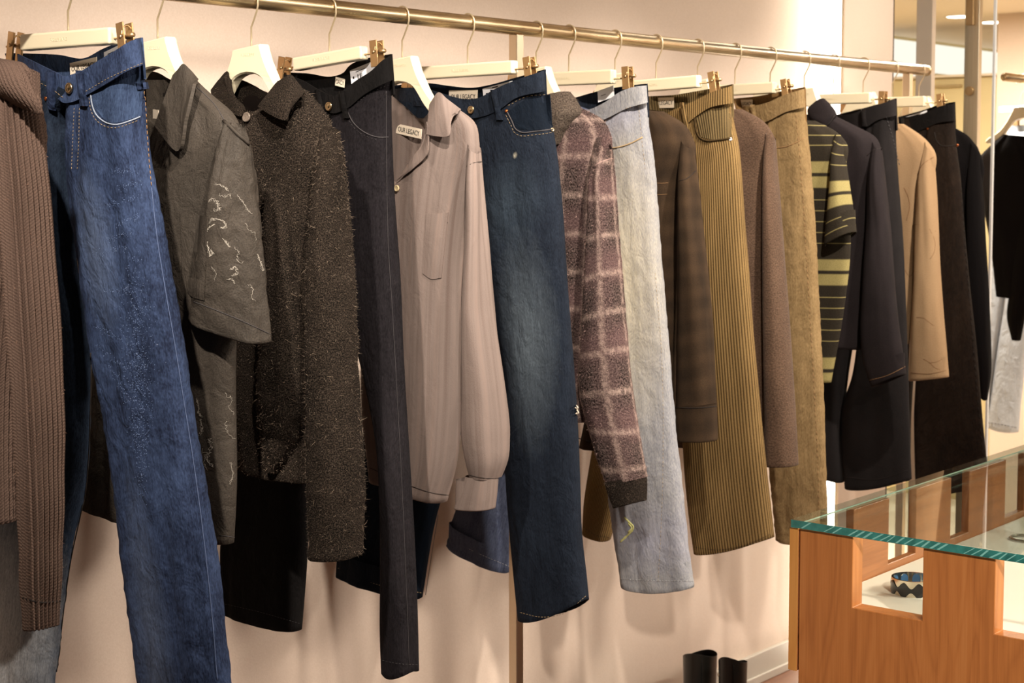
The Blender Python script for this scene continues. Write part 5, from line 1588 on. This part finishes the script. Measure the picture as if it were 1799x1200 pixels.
# front panel (faces the camera): merlons and openings measured on its face
XF = X0 + 0.006
def fy(x, y): return on_plane_x(x, y, XF)
y_l = fy(1405, 960).y
o1a, o1b = fy(1498, 1000).y, fy(1621, 1020).y
o2a = fy(1748, 1040).y
zb = fy(1498, 1068).z
o2b = o2a - (o1a - o1b)
o3a = o2b - (o1b - o2a); o3b = o3a - (o1a - o1b)
fp = []
def castle(name, lo_u, hi_u, gaps, to_box, parent, mat):
    """one notched board as a single mesh: base row plus merlons; u runs along the board"""
    us = sorted(set([lo_u, hi_u] + [g for gp_ in gaps for g in gp_]))
    zs = [to_box['z0'], zb_side if to_box['side'] else zb, ZU]
    solid = lambda i, r: 0 <= i < len(us) - 1 and 0 <= r < 2 and (r == 0 or not any(a - 1e-6 < (us[i] + us[i + 1]) / 2 < b_ + 1e-6 for a, b_ in gaps))
    bm = bmesh.new(); cache = {}
    def vert(i, r, k):
        if (i, r, k) not in cache: cache[(i, r, k)] = bm.verts.new(to_box['f'](us[i], zs[r], k))
        return cache[(i, r, k)]
    for i in range(len(us) - 1):
        for r in range(2):
            if not solid(i, r): continue
            q = [(i, r), (i + 1, r), (i + 1, r + 1), (i, r + 1)]
            bm.faces.new([vert(a, b_, 0) for a, b_ in q]); bm.faces.new([vert(a, b_, 1) for a, b_ in q][::-1])
            for (da, dr, e0, e1) in ((0, -1, 0, 1), (1, 0, 1, 2), (0, 1, 2, 3), (-1, 0, 3, 0)):
                if not solid(i + da, r + dr):
                    bm.faces.new([vert(*q[e0], 0), vert(*q[e0], 1), vert(*q[e1], 1), vert(*q[e1], 0)])
    return bm_obj(name, bm, mat, parent, bevel=0.0012, segs=1)
zb_side = 0
castle('front_panel', -y_l, -(TY1 + 0.004), [(-o1a, -o1b), (-o2a, -o2b), (-o3a, -o3b)], dict(z0=0.0, side=False, f=lambda u, z, k: Vector((XF + k * PT, -u, z))), tb, M['cherry'])
# board along the rail side, shorter, with its own notches
YS = Y0 + 0.005
TS = YS - y_l - 0.003
pbot = on_plane_x(1398, 1178, XF)
zb_side = on_plane_y(1560, 991, YS - TS).z
m1a = on_plane_z(1500, 889, ZU).x; m1b = on_plane_z(1562, 872, ZU).x
def mx(x, y): return on_plane_y(x, y, YS - TS).x
m1a, m1b = mx(1500, 920), mx(1562, 905)
m2a, m2b = mx(1610, 890), mx(1671, 870)
m3a, m3b = mx(1703, 850), mx(1767, 830)
castle('side_panel', XF, TX1 - 0.004, [(XF + 0.03, m1a), (m1b, m2a), (m2b, m3a), (m3b, m3b + 0.12)], dict(z0=pbot.z, side=True, f=lambda u, z, k: Vector((u, YS - k * TS, z))), tb, M['cherry_dark'])
bm = bmesh.new(); add_box(bm, (XF - 0.0012, YS - TS / 2, (pbot.z + ZU) / 2), (0.0011, TS / 2, (ZU - pbot.z) / 2))
bm_obj('lit_end_face', bm, M['cherry_lit'], tb)  # thin added sheet that carries the painted light on the board end
# far and aisle boards
castle('back_panel', -y_l, -(TY1 + 0.004), [(-o1a, -o1b), (-o2a, -o2b), (-o3a, -o3b)], dict(z0=0.0, side=False, f=lambda u, z, k: Vector((TX1 - 0.05 + k * 0.04, -u, z))), tb, M['cherry'])
castle('side_panel', XF + PT + 0.001, TX1 - 0.06, [(m1b, m2a), (m2b, m3a)], dict(z0=pbot.z, side=True, f=lambda u, z, k: Vector((u, TY1 + 0.006 + k * 0.04, z))), tb, M['cherry_dark'])
# inner display floor
ztray = on_plane_y(1509, 1030, YS - TS - 0.003).z
box_obj('display_floor', (XF + PT + 0.012, TY1 + 0.05, ztray - 0.012), (TX1 - 0.06, YS - TS - 0.003, ztray), M['tray'], tb, bevel=0.001)
box_obj('display_floor_base', (XF + PT + 0.002, TY1 + 0.05, zb - 0.02), (TX1 - 0.06, YS - TS - 0.003, ztray - 0.0125), M['tray'], tb)
box_obj('glass_pane', (XF + PT + 0.002, o1b - 0.02, ztray), (XF + PT + 0.006, YS - TS - 0.02, ZU - 0.001), pane, tb)
xd = mx(1745, 900)
box_obj('glass_divider', (xd, TY1 + 0.05, ztray + 0.0005), (xd + 0.004, YS - TS - 0.03, ZU - 0.002), pane, tb)

# ------------------------------------------------------------------ chunky enamel bracelet
M['silver'] = plain('silver', S(222, 214, 196), 0.16, 0.5, 1.0)
M['enamel_black'] = plain('black_enamel', S(16, 15, 18), 0.12, 0.6)
M['enamel_blue'] = plain('blue_enamel', S(64, 96, 130), 0.2, 0.6, noise=0.15, nscale=60)
bc = on_plane_z(1594, 1050, ztray)
bc = Vector((bc.x + 0.024, bc.y - 0.002, ztray))
br_ = thing('bracelet', bc, 'chunky silver bangle with black and blue enamel panels inside the glass table', 'bracelet')
RB, HB = 0.046, 0.040
def ringband(r0, r1, z0, z1, name, mat, parent, amp=0.0, k=10, n=120, phase=0.0):
    V = []; Fc = []
    for i in range(n):
        a = 2 * math.pi * i / n
        w = amp * (0.5 + 0.5 * math.cos(k * a + phase))
        rr = RB
        for (r, z) in ((r1, z0 + w), (r1, z1 - w), (r0, z1 - w), (r0, z0 + w)):
            V.append(Vector((bc.x + r * math.cos(a), bc.y + r * math.sin(a), bc.z + z)))
    for i in range(n):
        j = (i + 1) % n
        for q_ in range(4):
            p_ = (q_ + 1) % 4
            Fc.append([i * 4 + q_, j * 4 + q_, j * 4 + p_, i * 4 + p_])
    return mesh_obj(name, V, Fc, mat, parent, smooth=False)
ringband(RB - 0.0045, RB, 0.0, HB, 'band', M['silver'], br_)
ringband(RB + 0.0002, RB + 0.0016, 0.004, HB - 0.004, 'black_enamel', M['enamel_black'], br_, amp=0.012, k=9)
for k in range(10):
    a0 = 2 * math.pi * (k + 0.5) / 10
    V = []; n = 12
    c = Vector((bc.x, bc.y, bc.z))
    outl = []
    for i in range(n + 1):
        q_ = math.pi * i / n
        outl.append((0.0095 * math.cos(q_), HB - 0.013 + 0.010 * math.sin(q_)))
    outl += [(-0.0095, 0.006), (0.0095, 0.006)]
    bm = bmesh.new(); fv = []; bv = []
    for (s, z) in outl:
        an = a0 + s / RB
        fv.append(bm.verts.new(c + Vector((math.cos(an), math.sin(an), 0)) * (RB - 0.0062) + Vector((0, 0, z))))
        bv.append(bm.verts.new(c + Vector((math.cos(an), math.sin(an), 0)) * (RB - 0.0046) + Vector((0, 0, z))))
    bm.faces.new(fv); bm.faces.new(bv[::-1])
    for i in range(len(outl)):
        j = (i + 1) % len(outl); bm.faces.new([fv[i], bv[i], bv[j], fv[j]])
    bmesh.ops.triangulate(bm, faces=[f for f in bm.faces if len(f.verts) > 4])
    bm_obj('blue_enamel', bm, M['enamel_blue'], br_)
for k in range(2):
    cc = on_plane_z(1790 + k * 3, 948 - k * 2, ztray + 0.004 + k * 0.0065)
    pts = [cc + Vector((0.034 * math.cos(a) + 0.01, 0.034 * math.sin(a) - 0.008, 0)) for a in np.linspace(0, 2 * math.pi, 48, endpoint=False)]
    v, f = tube_path(pts, 0.0032, 10, closed=True)
    o = mesh_obj('thin_bangle', v, f, plain('grey_silver', S(150, 140, 124), 0.25, 0.5, 1.0), None, loc=cc)
    tag(o, ('thin grey metal bangle lying on the white floor of the glass table', 'thin grey metal bangle stacked on top of the other thin one')[k], 'bracelet', 'thin bangles in the glass table')

# ------------------------------------------------------------------ black boots under the rail
t = NT('black_leather', 0.34, 0.5)
ln = t.noise(t.map(t.obj(), (14, 14, 14)), 1.0, 4)
t.color(t.mix(ln, S(16, 14, 12), S(34, 30, 26)))
t.normal(t.bump(ln, 0.004, 0.4))
M['leather'] = t.m
M['leather_in'] = plain('boot_lining', S(22, 17, 14), 0.9, 0.1)
M['sole'] = plain('rubber_sole', S(12, 12, 12), 0.7, 0.2)
def boot(cx, cy, ztop_l, ztop_r, rad, label, face, stud_=False):
    """face: heading of the toe"""
    root = thing('boot', (cx, cy, 0), label, 'boot', 'pair of black boots')
    d = Vector((math.cos(face), math.sin(face), 0)); w = Vector((-math.sin(face), math.cos(face), 0))
    n, m = 40, 30
    V = []; Fc = []
    rows = []
    zt = (ztop_l + ztop_r) / 2
    zs = np.concatenate([np.linspace(zt, 0.12, 16), np.linspace(0.105, 0.028, 9)])
    for z in zs:
        if z > 0.11:
            q = (zt - z) / (zt - 0.11)
            rl = rad * (1.02 - 0.10 * q); rw = rad * (0.80 - 0.08 * q); c0 = 0.0
        else:
            q = (0.11 - z) / 0.085
            front = 0.045 + 0.135 * q ** 0.7
            c0 = (front - 0.05) * 0.5; rl = rad * 0.92 * (1 - q) + (front + 0.055) * 0.5 * 1.0 * q + 0.01; rw = rad * 0.72 * (1 - q) + 0.046 * q
        ring = []
        for j in range(n):
            a = 2 * math.pi * j / n
            pz = z
            if z > zt - 0.08:
                k = (z - (zt - 0.08)) / 0.08
                pz = z + k * ((ztop_r - ztop_l) / 2 * math.cos(a - 0.6) + 0.006 * math.cos(2 * a))
            p = Vector((cx, cy, 0)) + d * (c0 + rl * math.cos(a)) + w * (rw * math.sin(a) * (1.0 if z > 0.11 else (1 - 0.25 * max(0, math.cos(a)) ** 3)))
            p.z = pz
            V.append(p)
    R_ = len(zs)
    for i in range(R_ - 1):
        for j in range(n):
            j2 = (j + 1) % n
            Fc.append([i * n + j, i * n + j2, (i + 1) * n + j2, (i + 1) * n + j])
    c = sum((V[(R_ - 1) * n + j] for j in range(n)), Vector()) / n
    V.append(c)
    for j in range(n): Fc.append([(R_ - 1) * n + j, (R_ - 1) * n + (j + 1) % n, len(V) - 1])
    mesh_obj('shaft', V, Fc, M['leather'], root)
    # lining
    LV = []; LF = []
    ax = Vector((cx, cy, 0))
    for kk, (i, sc, dz) in enumerate(((0, 1.0, 0.0), (0, 0.955, 0.001), (2, 0.93, 0.0), (9, 0.90, 0.0), (14, 0.86, 0.0))):
        for j in range(n):
            p = V[i * n + j]; q = Vector((ax.x + (p.x - ax.x) * sc, ax.y + (p.y - ax.y) * sc, p.z + dz))
            LV.append(q)
    for i in range(4):
        for j in range(n):
            j2 = (j + 1) % n
            LF.append([i * n + j, (i + 1) * n + j, (i + 1) * n + j2, i * n + j2])
    LV.append(ax + Vector((0, 0, 0.12)))
    for j in range(n): LF.append([4 * n + j, len(LV) - 1, 4 * n + (j + 1) % n])
    mesh_obj('lining', LV, LF, M['leather_in'], root)
    # sole and heel
    SV = []; SF = []
    for z in (0.0275, 0.012):
        for j in range(n):
            p = V[(R_ - 1) * n + j]
            q = c + (p - c) * 1.05; SV.append(Vector((q.x, q.y, z)))
    for j in range(n):
        j2 = (j + 1) % n; SF.append([j, j2, n + j2, n + j])
    SF.append(list(range(n))[::-1]); SF.append([n + j for j in range(n)])
    mesh_obj('sole', SV, SF, M['sole'], root, smooth=False)
    bm = bmesh.new(); add_box(bm, Vector((cx, cy, 0.006)) - d * 0.02, (0.034, 0.032, 0.006), (d, w, Vector((0, 0, 1))))
    bm_obj('heel', bm, M['sole'], root)
    bm = bmesh.new(); add_box(bm, Vector((cx, cy, 0.006)) + d * 0.11, (0.05, 0.036, 0.006), (d, w, Vector((0, 0, 1))))
    bm_obj('tread', bm, M['sole'], root)
    # pull tab seam
    i0 = min(range(n), key=lambda j: (V[4 * n + j] - CAMP).length)
    pts = [V[i * n + (i0 + 2) % n] * 1.0 + (CAMP - V[i * n + i0]).normalized() * 0.001 for i in range(1, 15)]
    v, f = tube_path(pts, 0.0012, 6); mesh_obj('seam', v, f, M['sole'], root)
    if stud_:
        p = V[3 * n + (i0 + 33) % n]; nn = (p - ax); nn.z = 0; nn.normalize()
        v, f = disc_ring(p - nn * 0.001, nn, [(0.005, 0), (0.005, 0.002), (0.003, 0.0034)], 16)
        mesh_obj('stud', v, f, M['silver'], root)
    return root
b1 = on_plane_y(1230, 1150, 2.53); b2 = on_plane_y(1285, 1160, 2.42)
boot(b1.x, 2.53, b1.z - 0.008, b1.z + 0.012, 0.058, 'taller black leather boot standing on the floor nearer the rail post', math.radians(188))
boot(b2.x, 2.415, b2.z - 0.018, b2.z + 0.016, 0.046, 'black leather boot with a small silver stud beside the wooden table', math.radians(176), True)
